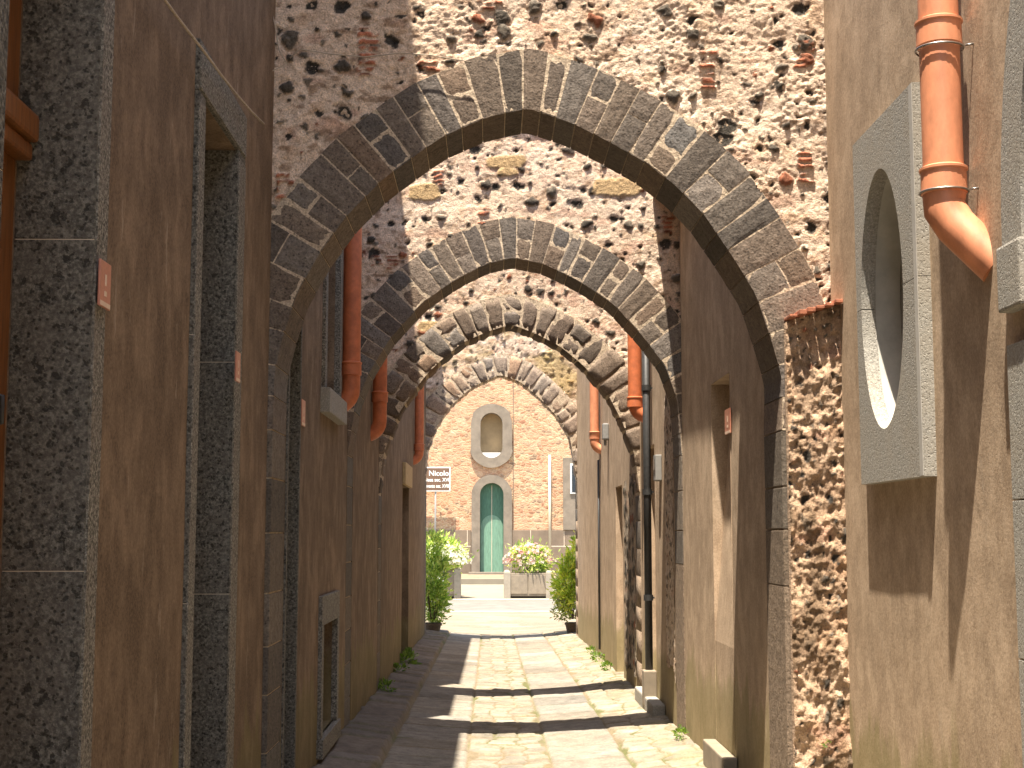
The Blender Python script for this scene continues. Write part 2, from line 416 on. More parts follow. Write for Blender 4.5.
GREYS = [(.12, .108, .092), (.135, .12, .10), (.108, .10, .09), (.14, .122, .10), (.125, .122, .112), (.145, .12, .095), (.10, .092, .08), (.155, .14, .12)]
MORT = (.56, .46, .34)
def make_arch(idx, D, T, pix, spring_y, ring, H, step, label, nb, bricks, yellows, x0, x1, rgh, jitter, moss=0, coping=.055, jambw=.34, zb=-.6, amp=1.0):
    cx = (XL+XR)/2; half = (XR-XL)/2
    zs = at(490, spring_y, D).z
    wp = [at(x, y, D) for x, y in pix]; wp = [(p.x, p.z) for p in wp if p.z > zs+.04]; wp.sort(key=lambda p: -p[0])
    cv = Curve([(XR, zs)]+wp+[(XL, zs)], .45 if not rgh else .8)
    g = float(gz(0, D)); ring += .03
    t = thing('stone_arch', (cx, D+T/2, g), label, 'arch', 'pointed arches spanning the alley')
    # --- displaced rubble front and back faces
    us = np.arange(x0, x1+step, step); vs_ = np.arange(zs-.35, H+step, step)
    Vg, Ug = np.meshgrid(vs_, us, indexing='ij')
    h, C_ = rubble(Ug, Vg, idx*11, amp=amp, bricks=bricks, yellows=yellows, moss=moss)
    inner = ring-.012
    def inside(u, v):
        o_ = np.array(cv.poly(inner, 160)); d2 = np.full(u.shape, 9.0)
        for (xx, zz) in cv.q[::4]: d2 = np.minimum(d2, (u-xx)**2+(v-zz)**2)
        zc_ = np.interp(u.ravel(), cv.q[::-1, 0], cv.q[::-1, 1], left=-9, right=-9).reshape(u.shape)
        return np.where(v >= zs, (d2 < inner**2) | (v < zc_), np.abs(u-cx) < half+inner)
    um = (Ug[:-1, :-1]+Ug[1:, 1:])/2; vm = (Vg[:-1, :-1]+Vg[1:, 1:])/2
    keep = ~inside(um, vm)
    P = np.stack([Ug, D-.002-h, Vg], -1)
    front = gridmesh('rubble_wall', P, C_, keep, M['masonry'], t, flip=False)
    # --- solid body behind
    body = MB(); body.cc = (.5, .38, .27)
    cur = cv.poly(ring-.02, 80)
    for (xa, z_a), (xb, z_b) in zip(cur[:-1], cur[1:]):
        body.prism([(xa, z_a), (xb, z_b), (xb, H), (xa, H)], lambda u, v, w: (u, w, v), D+.015, D+T)
    body.prism([(cx+half+ring-.02, zb), (x1+.3, zb), (x1+.3, H), (cx+half+ring-.02, H)], lambda u, v, w: (u, w, v), D+.015, D+T)
    body.prism([(x0-.3, zb), (cx-half-ring+.02, zb), (cx-half-ring+.02, H), (x0-.3, H)], lambda u, v, w: (u, w, v), D+.015, D+T)
    b = body.build('wall_core', M['masonry'], t, attr=True)
    join_into(front, [b])
    # --- coping
    cp = MB(); 
    n = int((x1-x0)/.2)
    for k in range(n):
        xa = x0+(x1-x0)*k/n; xb = x0+(x1-x0)*(k+1)/n
        cp.box(xa+.004, xb-.004, D-coping+random.uniform(-.008, .008), D+T+.05, H+random.uniform(0, .006), H+.045+random.uniform(0, .01), .006)
    cp.build('coping', M['tile'], t)
    # --- voussoir ring: separate wedge blocks with pale mortar between
    rg = MB(); rng = random.Random(idx*5)
    ri, ro = 0.0, ring
    def block(a0, a1, r0, r1, col_, proud):
        gap = .004 if not rgh else .006; na, nr = 5, 4
        sub = []
        for y, sgn in ((D-proud, -1), (D+T+proud*.4, 1)):
            for i in range(na+1):
                for j in range(nr+1):
                    fa = i/na; fr = j/nr
                    a = a0+(a1-a0)*fa; r = r0+(r1-r0)*fr
                    a += gap if i == 0 else (-gap if i == na else 0); r += gap if (j == 0 and r0 > .01) else (-gap if (j == nr) else 0)
                    edge = i in (0, na) or j in (0, nr); corner = i in (0, na) and j in (0, nr)
                    ja = rng.uniform(-1, 1)*jitter*.2; jr = rng.uniform(-1, 1)*jitter*.5
                    if corner and rgh: a += (1 if i == 0 else -1)*.008; r += (1 if j == 0 else -1)*.008
                    yy = y+(-sgn)*(.003+jitter*.35 if edge else 0)+rng.uniform(-1, 1)*jitter*.45
                    x_, z_ = cv.at(a+ja, r+jr); sub.append((x_, yy, z_))
        nn = (na+1)*(nr+1); fs = []
        I = lambda k, i, j: k*nn+i*(nr+1)+j
        for i in range(na):
            for j in range(nr):
                fs.append((I(0, i, j), I(0, i+1, j), I(0, i+1, j+1), I(0, i, j+1)))
                fs.append((I(1, i, j), I(1, i, j+1), I(1, i+1, j+1), I(1, i+1, j)))
        for i in range(na):
            fs.append((I(0, i, 0), I(1, i, 0), I(1, i+1, 0), I(0, i+1, 0))); fs.append((I(0, i, nr), I(0, i+1, nr), I(1, i+1, nr), I(1, i, nr)))
        for j in range(nr):
            fs.append((I(0, 0, j), I(0, 0, j+1), I(1, 0, j+1), I(1, 0, j))); fs.append((I(0, na, j), I(1, na, j), I(1, na, j+1), I(0, na, j+1)))
        rg.add(sub, fs)
    edges = [0]
    for k in range(2*nb): edges.append(edges[-1]+rng.uniform(.8, 1.2)*(1.25-.45*math.sin(math.pi*(k+.5)/(2*nb))))
    edges = [e/edges[-1]*cv.L for e in edges]
    def cc():
        c = rng.choice(GREYS); f = rng.uniform(1.1, 1.5); w = rng.uniform(.97, 1.10)*(1.08 if rgh else 1); f *= 1.7 if moss else 1; return (c[0]*f*w*1.04, c[1]*f, c[2]*f/w)
    for k in range(2*nb):
        a0, a1 = edges[k], edges[k+1]
        o_ = rng.uniform(-.03, .03) if rgh else rng.uniform(-.004, .006)
        rg.cc = cc()
        if k % 2 == 0 and rng.random() < (.35 if rgh else .92):
            m_ = ring*rng.uniform(.36, .60)
            block(a0, a1, 0, m_, 0, rng.uniform(.018, .021+jitter*.5)); rg.cc = cc(); block(a0, a1, m_, ring+o_, 0, rng.uniform(.018, .021+jitter*.5))
        else: block(a0, a1, 0, ring+o_, 0, rng.uniform(.018, .021+jitter*.5))
    for side in (1, -1):
        # jamb blocks below the springing
        z = zs; k = 0
        while z > zb:
            hgt = rng.uniform(.24, .36); z1 = z; z0 = z-hgt
            plain = z1 < zs-.8 and side > 0
            xa = half; xb = half+jambw
            mid = xa+jambw*rng.uniform(.42, .6)
            rg.cc = rng.choice(GREYS) if not plain else (.24, .185, .135)
            gp = .0045 if not plain else -.0
            segs = ((xa, mid-gp), (mid+gp, xb)) if (k % 2 == 0 and not plain) else ((xa, xb),)
            for sa, sb in segs:
                if not plain: rg.cc = tuple(c*1.25*w for c, w in zip(rng.choice(GREYS), (1.06, 1, .93)))
                rg.box(cx+side*sa, cx+side*sb, D-.014, D+T+.006, z0+gp, z1-gp-.0001, .005 if not plain else 0)
            z = z0; k += 1
    rg.build('voussoir_ring', M['vouss'], t, attr=True, smooth=bool(rgh))
    mo = MB(); mo.cc = MORT
    e = .007
    inn = cv.poly(e, 80); out = cv.poly(ring-.004, 80)
    mo.band(inn, out, lambda u, v, w: (u, w, v), D-.016, D+T-.004)
    for s in (1, -1): mo.box(cx+s*(half+e), cx+s*(half+jambw-.01), D-.006, D+T-.004, zb, zs)
    mo.build('mortar_joints', M['vouss'], t, attr=True)
    return t
A1b = [(*(lambda p: (p.x, p.z))(at(367, 52, 8.2)), .11, .30), (*(lambda p: (p.x, p.z))(at(283, 186, 8.2)), .10, .17), (*(lambda p: (p.x, p.z))(at(708, 70, 8.2)), .09, .24),
       (*(lambda p: (p.x, p.z))(at(803, 46, 8.2)), .12, .08), (*(lambda p: (p.x, p.z))(at(800, 64, 8.2)), .10, .06), (*(lambda p: (p.x, p.z))(at(805, 168, 8.2)), .09, .20),
       (*(lambda p: (p.x, p.z))(at(427, 66, 8.2)), .12, .10), (*(lambda p: (p.x, p.z))(at(490, 5, 8.2)), .12, .10)]
A2b = [(*(lambda p: (p.x, p.z))(at(x, y, 12.5)), w, h_) for x, y, w, h_ in ((484, 215, .12, .2), (437, 178, .09, .14), (386, 262, .2, .12), (668, 225, .1, .2))]
A2y = [(*(lambda p: (p.x, p.z))(at(x, y, 12.5)), w, h_) for x, y, w, h_ in ((617, 187, .46, .17), (424, 192, .30, .16), (506, 162, .34, .12), (508, 172, .2, .07))]
A3y = [(*(lambda p: (p.x, p.z))(at(x, y, 16.05)), w, h_) for x, y, w, h_ in ((430, 326, .3, .12),)]
AR = []
AR.append(make_arch(1, 8.2, .5, [(275,371),(283,338),(297,295),(319,255),(347,216),(383,180),(424,150),(445,136),(487,118),(528,109),(570,123),(606,141),(645,163),(675,186),(702,213),(732,257),(755,294),(771,341),(781,376)], 430, .345, 5.02, .0085, 'nearest and largest dark stone arch, with brick patches in the rubble above it', 18, A1b, [], -1.6, 2.3, False, .002))
AR.append(make_arch(2, 12.5, .5, [(356,404),(370,371),(390,339),(407,320),(423,303),(442,289),(461,277),(487,264),(512,258),(543,264),(562,273),(588,287),(614,305),(644,338),(665,366),(677,400)], 455, .35, 5.36, .013, 'second arch from the camera, even blocks with ochre patches in the rubble above', 17, A2b, A2y, -1.5, 1.95, False, .003))
AR.append(make_arch(3, 16.05, .45, [(384,455),(400,412),(426,376),(440,362),(463,343),(491,331),(512,325),(539,336),(560,347),(583,366),(607,394),(622,423),(634,454)], 495, .35, 5.2, .017, 'third arch from the camera, with rough rounded blocks of weathered lava stone', 13, [], A3y, -1.5, 1.95, True, .016))
AR.append(make_arch(4, 27.6, .5, [(427,453),(436,428),(451,406),(473,387),(500,375),(520,382),(539,398),(557,417),(570,439)], 480, .42, 6.1, .03, 'farthest arch at the street end of the alley, mossy yellow rubble above it', 12, [], [], -1.6, 2.1, True, .03, moss=.75, amp=1.6))

# ------------------------------------------------------------------ side buildings
def lines(a, b, cuts, st):
    xs = sorted(set([a, b]+[c for c in cuts if a < c < b])); out = []
    for p, q in zip(xs[:-1], xs[1:]):
        n = max(1, int(math.ceil((q-p)/st))); out += [p+(q-p)*i/n for i in range(n)]
    return np.array(out+[b])
def facade(parent, side, X, y0, y1, z0, z1, openings, mat, depth=4.0, wob=.006, st=.12, rev=None, seed=0):
    """openings: (ya,yb,za,zb,depth)"""
    ys = lines(y0, y1, [o[i] for o in openings for i in (0, 1)], st); zs = lines(z0, z1, [o[i] for o in openings for i in (2, 3)], st)
    Zg, Yg = np.meshgrid(zs, ys, indexing='ij')
    d = wob*fbm(Yg*.9, Zg*.45, 3, seed)+wob*.5*fbm(Yg*2.5, Zg*1.2, 2, seed+3)
    e = np.ones_like(Yg)
    Xg = X+side*0+d*e
    P = np.stack([Xg, Yg, Zg], -1)
    ym = (Yg[:-1, :-1]+Yg[1:, 1:])/2; zm = (Zg[:-1, :-1]+Zg[1:, 1:])/2
    keep = np.ones(ym.shape, bool)
    for o in openings: keep &= ~((ym > o[0]) & (ym < o[1]) & (zm > o[2]) & (zm < o[3]))
    w = gridmesh('wall', P, np.ones(P.shape), keep, mat, parent, flip=(side > 0))
    mb = MB(); f = side
    for o in openings:
        ya, yb, za, zb_, dp = o; xi = X-f*.012 if False else X; xo = X+f*dp
        a = MB
        mb.add([(xi, ya, za), (xo, ya, za), (xo, ya, zb_), (xi, ya, zb_)], [(0, 1, 2, 3)])
        mb.add([(xi, yb, za), (xo, yb, za), (xo, yb, zb_), (xi, yb, zb_)], [(0, 1, 2, 3)])
        mb.add([(xi, ya, zb_), (xo, ya, zb_), (xo, yb, zb_), (xi, yb, zb_)], [(0, 1, 2, 3)])
        mb.add([(xi, ya, za), (xo, ya, za), (xo, yb, za), (xi, yb, za)], [(0, 1, 2, 3)])
        mb.add([(xo, ya, za), (xo, yb, za), (xo, yb, zb_), (xo, ya, zb_)], [(0, 1, 2, 3)])
    xo = X+f*depth
    mb.add([(X, y0, z0), (xo, y0, z0), (xo, y0, z1), (X, y0, z1)], [(0, 1, 2, 3)])
    mb.add([(X, y1, z0), (xo, y1, z0), (xo, y1, z1), (X, y1, z1)], [(0, 1, 2, 3)])
    mb.add([(xo, y0, z0), (xo, y1, z0), (xo, y1, z1), (xo, y0, z1)], [(0, 1, 2, 3)])
    mb.add([(X, y0, z1), (xo, y0, z1), (xo, y1, z1), (X, y1, z1)], [(0, 1, 2, 3)])
    me = bpy.data.meshes.new('body'); me.from_pydata(mb.v, [], mb.f); b = link('body', me, mat, parent)
    join_into(w, [b]); return w
def building(side, X, y0, y1, H, over, openings, mat, label, seed, group='plastered houses lining the alley'):
    t = thing('house', (X, (y0+y1)/2, float(gz(X, (y0+y1)/2))), label, 'house', group)
    facade(t, side, X, y0, y1, -.7, H, openings, mat, seed=seed)
    rf = MB(); ov = X-side*over
    rf.box(ov, X+side*4.2, y0+.003, y1-.003, H+.003, H+.12, .01)
    rf.prism([(X+side*.1, H+.125), (X+side*4.2, H+.125), (X+side*4.2, H+.9)], lambda u, v, w: (u, w, v), y0+.05, y1-.05)
    rf.build('roof', M['roof'], t)
    return t
def surround(parent, side, X, ya, yb, za, zb, w, proud, mat, depth=.0, lintel=None, name='door_surround', seams=(), w2=None, revmat=None, closed_bottom=False):
    """frame of stone around an opening (ya..yb, za..zb); front face proud of wall"""
    lintel = lintel or w; w2 = w2 or w
    f = MB(); xi = X-side*proud; xo = X+side*depth
    lim = [za]+sorted(seams)+[zb]
    for p, q in zip(lim[:-1], lim[1:]):
        f.box(xi, xo, ya-w, ya+.002, p+.0015, q-.0015, .003); f.box(xi, xo, yb-.002, yb+w2, p+.0015, q-.0015, .003)
    f.box(xi, xo, ya-w, yb+w2, zb+.001, zb+lintel, .005)
    if closed_bottom: f.box(xi-side*.02, xo, ya-w-.02, yb+w2+.02, za-.14, za, .005)
    o = f.build(name, mat, parent)
    if seams:
        for z in seams:
            for ja, jb in ((ya-w+.004, ya-.001), (yb+.001, yb+w2-.004)):
                s = MB(); s.box(xi+side*.002, xo-side*.004, ja-.0015, jb+.0015, z-.0014, z+.0014); s.build('mortar_seam', M['mortar'], o)
    return o

# ---- left near house
LX = -1.30
Yd0, Yd1 = 3.63, atx(88, 300, LX).y
Yb0, Yb1 = atx(197, 300, LX).y, atx(232, 300, LX).y
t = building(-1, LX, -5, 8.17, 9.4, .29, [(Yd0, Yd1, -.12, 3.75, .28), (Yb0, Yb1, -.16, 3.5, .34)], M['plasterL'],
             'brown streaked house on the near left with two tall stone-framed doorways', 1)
s1 = atx(60, 240, LX-.1).z; s2 = atx(50, 571, LX-.1).z
surround(t, -1, LX, Yd0, Yd1, -.12, 3.75, .13, .015, M['lavadark'], .245, .28, 'door_surround', seams=(s2, s1))
d = MB(); d.box(LX-.25, LX-.275, Yd0, Yd1, -.12, 3.74)
for k in range(3): 
    z0 = [.1, 1.25, 2.72][k]; z1 = [1.1, 2.45, 3.6][k]
    d.box(LX-.242, LX-.255, Yd0+.12, Yd1-.10, z0, z1, .006)
do = d.build('door', M['wood'], t)
mo = MB(); zt = at(18, 128, Yd1-.05).z
mo.box(LX-.17, LX-.248, Yd0+.01, Yd1-.01, zt-.04, zt+.05, .015); mo.box(LX-.19, LX-.248, Yd0+.01, Yd1-.01, zt-.10, zt-.045, .012); mo.build('transom_moulding', M['wood'], do)
hd = MB(); hz = at(3, 410, 4.3).z; hd.tube([(LX-.242, 4.28, hz-.05), (LX-.19, 4.28, hz-.04), (LX-.19, 4.28, hz+.04), (LX-.242, 4.28, hz+.05)], .009, 8); hd.build('handle', M['blackpipe'], do, True)
s3 = atx(215, 592, LX-.1).z
surround(t, -1, LX, Yb0, Yb1, -.16, 3.5, .14, .018, M['lavadark'], .31, .235, 'door_surround', seams=(s3, s3+1.15), w2=.2)
d = MB(); d.box(LX-.31, LX-.335, Yb0, Yb1, -.16, 3.49); d.box(LX-.302, LX-.312, Yb0+.12, Yb1-.12, .1, 1.5, .004); d.box(LX-.302, LX-.312, Yb0+.12, Yb1-.12, 1.65, 3.3, .004); d.build('door', M['dark'], t)
# lighter smooth band on the face of each frame
fb = MB()
for (a, b_, zt_) in ((Yd1+.004, Yd1+.128, 3.9), (Yb0-.136, Yb0-.012, 3.46), (Yb1+.012, Yb1+.19, 3.46)):
    fb.box(LX+.012, LX+.0225, a, b_, -.1, zt_, .003)
fb.box(LX+.012, LX+.0235, Yb0-.13, Yb1+.19, 3.512, 3.72, .003)
fb.build('dressed_stone_face', M['ashlar'] if False else M['lava'], t)

# ---- left second house
LX = -1.27
o1 = (8.78, atx(297, 500, LX).y, -.2, 2.95, .3)
wa, wb = atx(324, 330, LX).y, atx(337, 330, LX).y
wz0 = atx(331, 396, LX).z
la, lb = atx(320, 660, LX).y, atx(334, 660, LX).y
lz1 = atx(327, 622, LX).z; lz0 = atx(332, 722, LX).z
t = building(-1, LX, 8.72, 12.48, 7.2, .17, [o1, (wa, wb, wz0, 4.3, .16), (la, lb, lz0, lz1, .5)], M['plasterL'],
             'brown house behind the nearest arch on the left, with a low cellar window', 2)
surround(t, -1, LX, o1[0], o1[1], o1[2], o1[3], .05, .012, M['lavadark'], .28, .15, 'door_surround')
d = MB(); d.box(LX-.27, LX-.295, o1[0]+.001, o1[1]-.001, -.2, 2.94); d.build('door', M['dark'], t)
w = surround(t, -1, LX, wa, wb, wz0, 4.3, .13, .03, M['lava'], .02, .18, 'window_frame')
s = MB(); s.box(LX+.075, LX-.02, wa-.17, wb+.17, wz0-.19, wz0-.002, .008); s.build('sill', M['ashlar'], w)
s = MB(); s.box(LX-.10, LX-.158, wa+.001, wb-.001, wz0+.001, 4.29); s.build('infill_panel', M['lavadark'], w)
w = surround(t, -1, LX, la, lb, lz0, lz1, .12, .028, M['lava'], .02, .22, 'cellar_window_frame', closed_bottom=True)
s = MB(); s.box(LX-.42, LX-.46, la+.001, lb-.001, lz0+.001, lz1-.001)
s.build('dark_cellar_panel', M['dark'], w)  # dark panel stands in for the shade inside the cellar opening

# ---- left third and fourth houses
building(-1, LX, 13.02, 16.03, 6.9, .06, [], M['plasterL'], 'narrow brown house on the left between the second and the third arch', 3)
o4 = (atx(402, 560, LX).y, atx(408.5, 560, LX).y, -.45, at(405, 486, 21).z, .3)
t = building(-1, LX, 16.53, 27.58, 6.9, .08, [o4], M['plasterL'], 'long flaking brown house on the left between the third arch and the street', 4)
d = MB(); d.box(LX-.2, LX-.25, o4[0]+.001, o4[1]-.001, -.45, o4[3]); d.build('door', M['dark'], t)
p = MB(); p.box(LX+.05, LX-.002, o4[0]-.05, o4[1]+.05, o4[3]+.004, at(405, 464, 21).z, .01); p.build('lintel_board', M['tan'], t)

# ---- right near house with the oval window and the arched doorway
RX = 2.02
oy0, oy1 = atx(918, 280, RX-.06).y, atx(856, 280, RX-.06).y
oz1 = (atx(918, 85, RX-.06).z+atx(856, 134, RX-.06).z)/2; oz0 = (atx(918, 482, RX-.06).z+atx(865, 479, RX-.06).z)/2
ocy = atx(888, 290, RX-.06).y; ocz = (atx(886, 162, RX-.06).z+atx(886, 428, RX-.06).z)/2
orz = (atx(886, 162, RX-.06).z-atx(886, 428, RX-.06).z)/2; ory = (atx(861, 290, RX-.06).y-atx(903, 290, RX-.06).y)/2
ocy = (atx(861, 290, RX-.06).y+atx(903, 290, RX-.06).y)/2
pj = atx(1004, 300, RX-.035).y       # outer edge of the arched doorway surround
pz = atx(1003, 253, RX).z       # springing
t = building(1, RX, -5, 8.17, 7.5, .04, [(ocy-ory-.04, ocy+ory+.04, ocz-orz-.04, ocz+orz+.04, .17), (pj-1.75, pj-.2, -.12, pz, .3)], M['plasterR'],
             'tan house on the near right with an oval window in a stone plate', 5)
def plate(z0, z1, upper):
    mb = MB(); n = 40
    ell = []; outp = []
    for i in range(n+1):
        a = math.pi*i/n
        if not upper: a += math.pi
        ell.append((ocy+ory*math.cos(a), ocz+orz*math.sin(a)))
        ca, sa = math.cos(a), math.sin(a)
        ra = oy1-ocy if ca > 0 else ocy-oy0
        rb = (z1-ocz) if upper else (ocz-z0)
        k = min(ra/abs(ca) if abs(ca) > 1e-6 else 1e9, rb/abs(sa) if abs(sa) > 1e-6 else 1e9)
        outp.append((ocy+ca*k, ocz+sa*k))
    # make sure the corners are hit
    cs = [(oy1, z1 if upper else z0), (oy0, z1 if upper else z0)]
    for c in cs:
        j = min(range(len(outp)), key=lambda q: (outp[q][0]-c[0])**2+(outp[q][1]-c[1])**2); outp[j] = c
    if upper: ell = [(y, z+(.002 if i in (0, n) else 0)) for i, (y, z) in enumerate(ell)]
    mb.band(ell, outp, lambda u, v, w: (w, u, v), RX-.06, RX+.015); return mb
os_ = MB()
pu = plate(ocz, oz1, True); pl_ = plate(oz0, ocz, False)
os_.v = []; os_.add([(x, y, z+.0015) for x, y, z in pu.v], pu.f); os_.add([(x, y, z-.0015) for x, y, z in pl_.v], pl_.f)
ow = os_.build('oval_window_surround', M['ashlar'], t)
rv = MB(); n = 72; ell = [(ocy+ory*math.cos(2*math.pi*i/n), ocz+orz*math.sin(2*math.pi*i/n)) for i in range(n)]
ell2 = [(ocy+(ory+.012)*math.cos(2*math.pi*i/n), ocz+(orz+.012)*math.sin(2*math.pi*i/n)) for i in range(n)]
rv.band(ell2, [(ocy+(a-ocy)*1.06, ocz+(b_-ocz)*1.06) for a, b_ in ell2], lambda u, v, w: (w, u, v), RX+.0155, RX+.15, True)
rv.build('reveal', mat_simple('pale_dressed_reveal', (.44, .42, .37), .9, .15, 8), ow, True, autos=True)
bk = MB(); bk.box(RX+.152, RX+.168, ocy-ory-.03, ocy+ory+.03, ocz-orz-.03, ocz+orz+.03); bk.build('blind_panel', M['ashlar'], ow)
# thin smooth border strip of the plate
bs = MB(); bs.box(RX-.0635, RX-.0605, oy0+.001, oy0+.05, oz0+.002, oz1-.002); bs.build('smooth_margin', M['mortar'] if False else mat_simple('smooth_stone_margin', (.42, .40, .36), .9, .1, 8), ow)
# arched doorway
ps = MB(); yc = pj-1.0; rz = 1.62; wd = .2
oute = [(yc+1.0*math.cos(a), pz+rz*math.sin(a)) for a in [math.pi*i/40 for i in range(41)]]
inne = [(yc+(1.0-wd)*math.cos(a), pz+(rz-wd)*math.sin(a)) for a in [math.pi*i/40 for i in range(41)]]
ps.band(inne, oute, lambda u, v, w: (w, u, v), RX-.035, RX+.01)
for s_ in (1, -1):
    for k in range(4):
        za, zb = -.1+(pz-.06+.1-.32)*k/4, -.1+(pz-.06+.1-.32)*(k+1)/4
        ps.box(RX-.035, RX+.25, yc+s_*(1.0-wd), yc+s_*.995, za+.002, zb-.002, .004)
    ps.box(RX-.06, RX+.25, yc+s_*(1.0-wd-.03), yc+s_*1.005, atx(1010, 306, RX-.08).z, pz+.0, .012)
po = ps.build('door_surround', M['ashlar'], t)
tp = MB(); tp.prism(inne, lambda u, v, w: (w, u, v), RX-.012, RX+.008); tp.build('tympanum', M['lavadark'], t)
d = MB(); d.box(RX+.24, RX+.28, yc-.8, yc+.8, -.12, pz-.005); d.box(RX+.225, RX+.25, yc-.7, yc-.05, .1, pz-.2, .01); d.box(RX+.225, RX+.25, yc+.05, yc+.7, .1, pz-.2, .01); d.build('door', M['wood'], t)

# ---- right second house
WX = 1.72
r0, r1 = atx(731, 500, WX).y, atx(711, 400, WX).y
rz1 = atx(718, 380, WX).z
t = building(1, WX, 8.72, 12.48, 4.62, .25, [(r0, r1, -.3, rz1, .26)], M['plasterR'],
             'tan house behind the nearest arch on the right, with a walled-up doorway', 6)
wp_ = MB(); zt_ = .75
wp_.prism([(WX+.004, -.3), (WX+.004, zt_), (WX+.17, rz1-.002), (WX+.25, rz1-.002), (WX+.25, -.3)], lambda u, v, w: (u, w, v), r0+.001, r1-.001)
wp_.build('walled_up_panel', M['plasterR'], t)  # panel slope shaped to give the recess a tapering shadow
b_ = MB(); b_.box(WX-.5, WX, 8.74, 9.06, 4.50, 4.60, .01); b_.build('shading_slab', M['ashlar'], t)  # unseen slab added to shade the wall behind the nearest arch
s = MB(); s.box(WX-.10, WX-.002, r0-.1, r1+.02, -.3, .01, .012); s.build('doorstep', M['concrete'], t)

# ---- right third house
t = building(1, WX, 13.02, 16.03, 5.6, .1, [(14.62, 15.5, -.3, 2.5, .1)], M['plasterR'], 'tan house on the right between second and third arch, with a black pipe', 7)
def rubble_panel(parent, side, X, y0, y1, z0, z1, seed, step, name='exposed_rubble', **kw):
    ys = np.arange(y0, y1+step, step); zs = np.arange(z0, z1+step, step)
    Zg, Yg = np.meshgrid(zs, ys, indexing='ij')
    h, C_ = rubble(Yg, Zg, seed, **kw)
    e = np.minimum(np.minimum((Yg-y0)/(y1-y0), (y1-Yg)/(y1-y0)), np.minimum((Zg-z0)/(z1-z0), (z1-Zg)/(z1-z0)))+.05*fbm(Yg*5, Zg*3, 3, seed+70)
    P = np.stack([X-side*(.004+np.maximum(h, -.004)*1.0), Yg, Zg], -1)
    em = e[:-1, :-1] > .045
    return gridmesh(name, P, C_, em, M['masonry'], parent, flip=(side > 0))
rubble_panel(t, 1, WX, 13.05, 13.75, .15, 3.0, 71, .02, amp=.6, cell=.10, r=(.015, .04), plaster=(.62, .50, .38))
s = MB(); s.box(WX-.13, WX-.002, 13.9, 15.6, -.35, float(gz(1.7, 14.5))+.12, .02); s.build('doorstep', M['ashlar'], t)
t = building(1, WX, 16.53, 27.58, 5.4, .06, [(18.2, 19.2, -.5, 2.2, .12)], M['plasterR'], 'long tan house on the right between third arch and street', 8)
rubble_panel(t, 1, WX, 16.55, 18.0, -.2, 2.3, 83, .03, name='exposed_quoins', amp=.6, cell=.2, r=(.06, .12), prob=.9, plaster=(.36, .30, .23))

# ---- low rubble wall at the right foot of the nearest arch
t = thing('rubble_buttress', (1.88, 8.1, float(gz(1.9, 8.1))), 'low rough rubble wall topped with clay tiles at the right foot of the nearest arch', 'wall')
step = .0085
us = np.arange(0, .34+step, step); zs = np.arange(-.3, 2.95, step)
Zg, Ug = np.meshgrid(zs, us, indexing='ij')
h, C_ = rubble(Ug*1.25+3, Zg*.75, 91, amp=1.0, cell=.085, prob=.40, r=(.012, .034), plaster=(.50, .35, .235))
h = h*.7+.034*fbm(Ug*12, Zg*5.5, 4, 95)+.020*(1-2*np.abs(fbm(Ug*26, Zg*12, 4, 97)))+.010*fbm(Ug*60, Zg*34, 3, 98)
C_ = C_*(1+.35*fbm(Ug*14, Zg*9, 3, 99))[..., None]
C_ = lerp(C_, np.broadcast_to(np.array([.17, .115, .07]), Ug.shape+(3,)), .75*sstep(.0, .45, fbm(Ug*14, Zg*5, 4, 101)))
zt0 = at(788, 322, 8.12).z; zt1 = at(832, 305, 8.0).z
top = zt0+(zt1-zt0)*(Ug/.3)
Zc = np.minimum(Zg, top)
P = np.stack([1.737+Ug, 8.13-Ug*.55-h+.005, Zc], -1)
gridmesh('rubble_face', P, C_, (Zg[:-1, :-1] < top[:-1, :-1]), M['masonry'], t)
c = MB(); c.cc = (.33, .24, .17); c.prism([(1.737, 8.18), (1.737, 8.165), (2.1, 8.0), (2.1, 8.18)], lambda u, v, w: (u, v, w), -.3, zt0-.0); c.build('rubble_core', M['masonry'], t, attr=True)
c = MB()
for k in range(7):
    u0 = .005+k*.047; zz = zt0+(zt1-zt0)*((u0+.02)/.3)
    c.box(1.735+u0, 1.735+u0+.044, 8.13-u0*.55-.125+random.uniform(-.01, .01), 8.19, zz+.002+random.uniform(0, .006), zz+.022+random.uniform(0, .010), .004)
c.build('tile_coping', M['tile'], t)

# ------------------------------------------------------------------ drainpipes
def pipe(X, Y, side, ztop, zbot, r, label, mat, collars, big=False, kick=.14):
    t = thing('drainpipe', (X, Y, zbot), label, 'drainpipe', 'terracotta drainpipes on the alley walls')
    p = MB(); p.tube([(X, Y, ztop), (X, Y, zbot+.14)], r, 24); p.build('pipe', mat, t, True, autos=True)
    e = MB()
    if big: pts = [(X, Y, zbot+.15), (X, Y, zbot+.08), (X+.0, Y-.0, zbot+.03), (X+side*.03, Y-.04, zbot-.05), (X+side*.17, Y-.13, zbot-.24)]; rs = [r*1.06, r*1.06, r*1.05, r*1.02, r*1.0]
    else: pts = [(X, Y, zbot+.15)]+[(X+side*kick*(1-math.cos(a)), Y, zbot+.11-kick*math.sin(a)) for a in [R(15*k) for k in range(7)]]; rs = [r*1.0]*len(pts)
    e.tube(pts, rs, 24); e.build('elbow', mat, t, True, autos=True)
    for z in collars:
        c = MB(); c.tube([(X, Y, z-.05), (X, Y, z-.045), (X, Y, z+.045), (X, Y, z+.052), (X, Y, z+.062), (X, Y, z+.07)], [r*1.0, r*1.14, r*1.12, r*1.2, r*1.2, r*1.02], 24); c.build('collar', mat, t, True, autos=True)
    return t
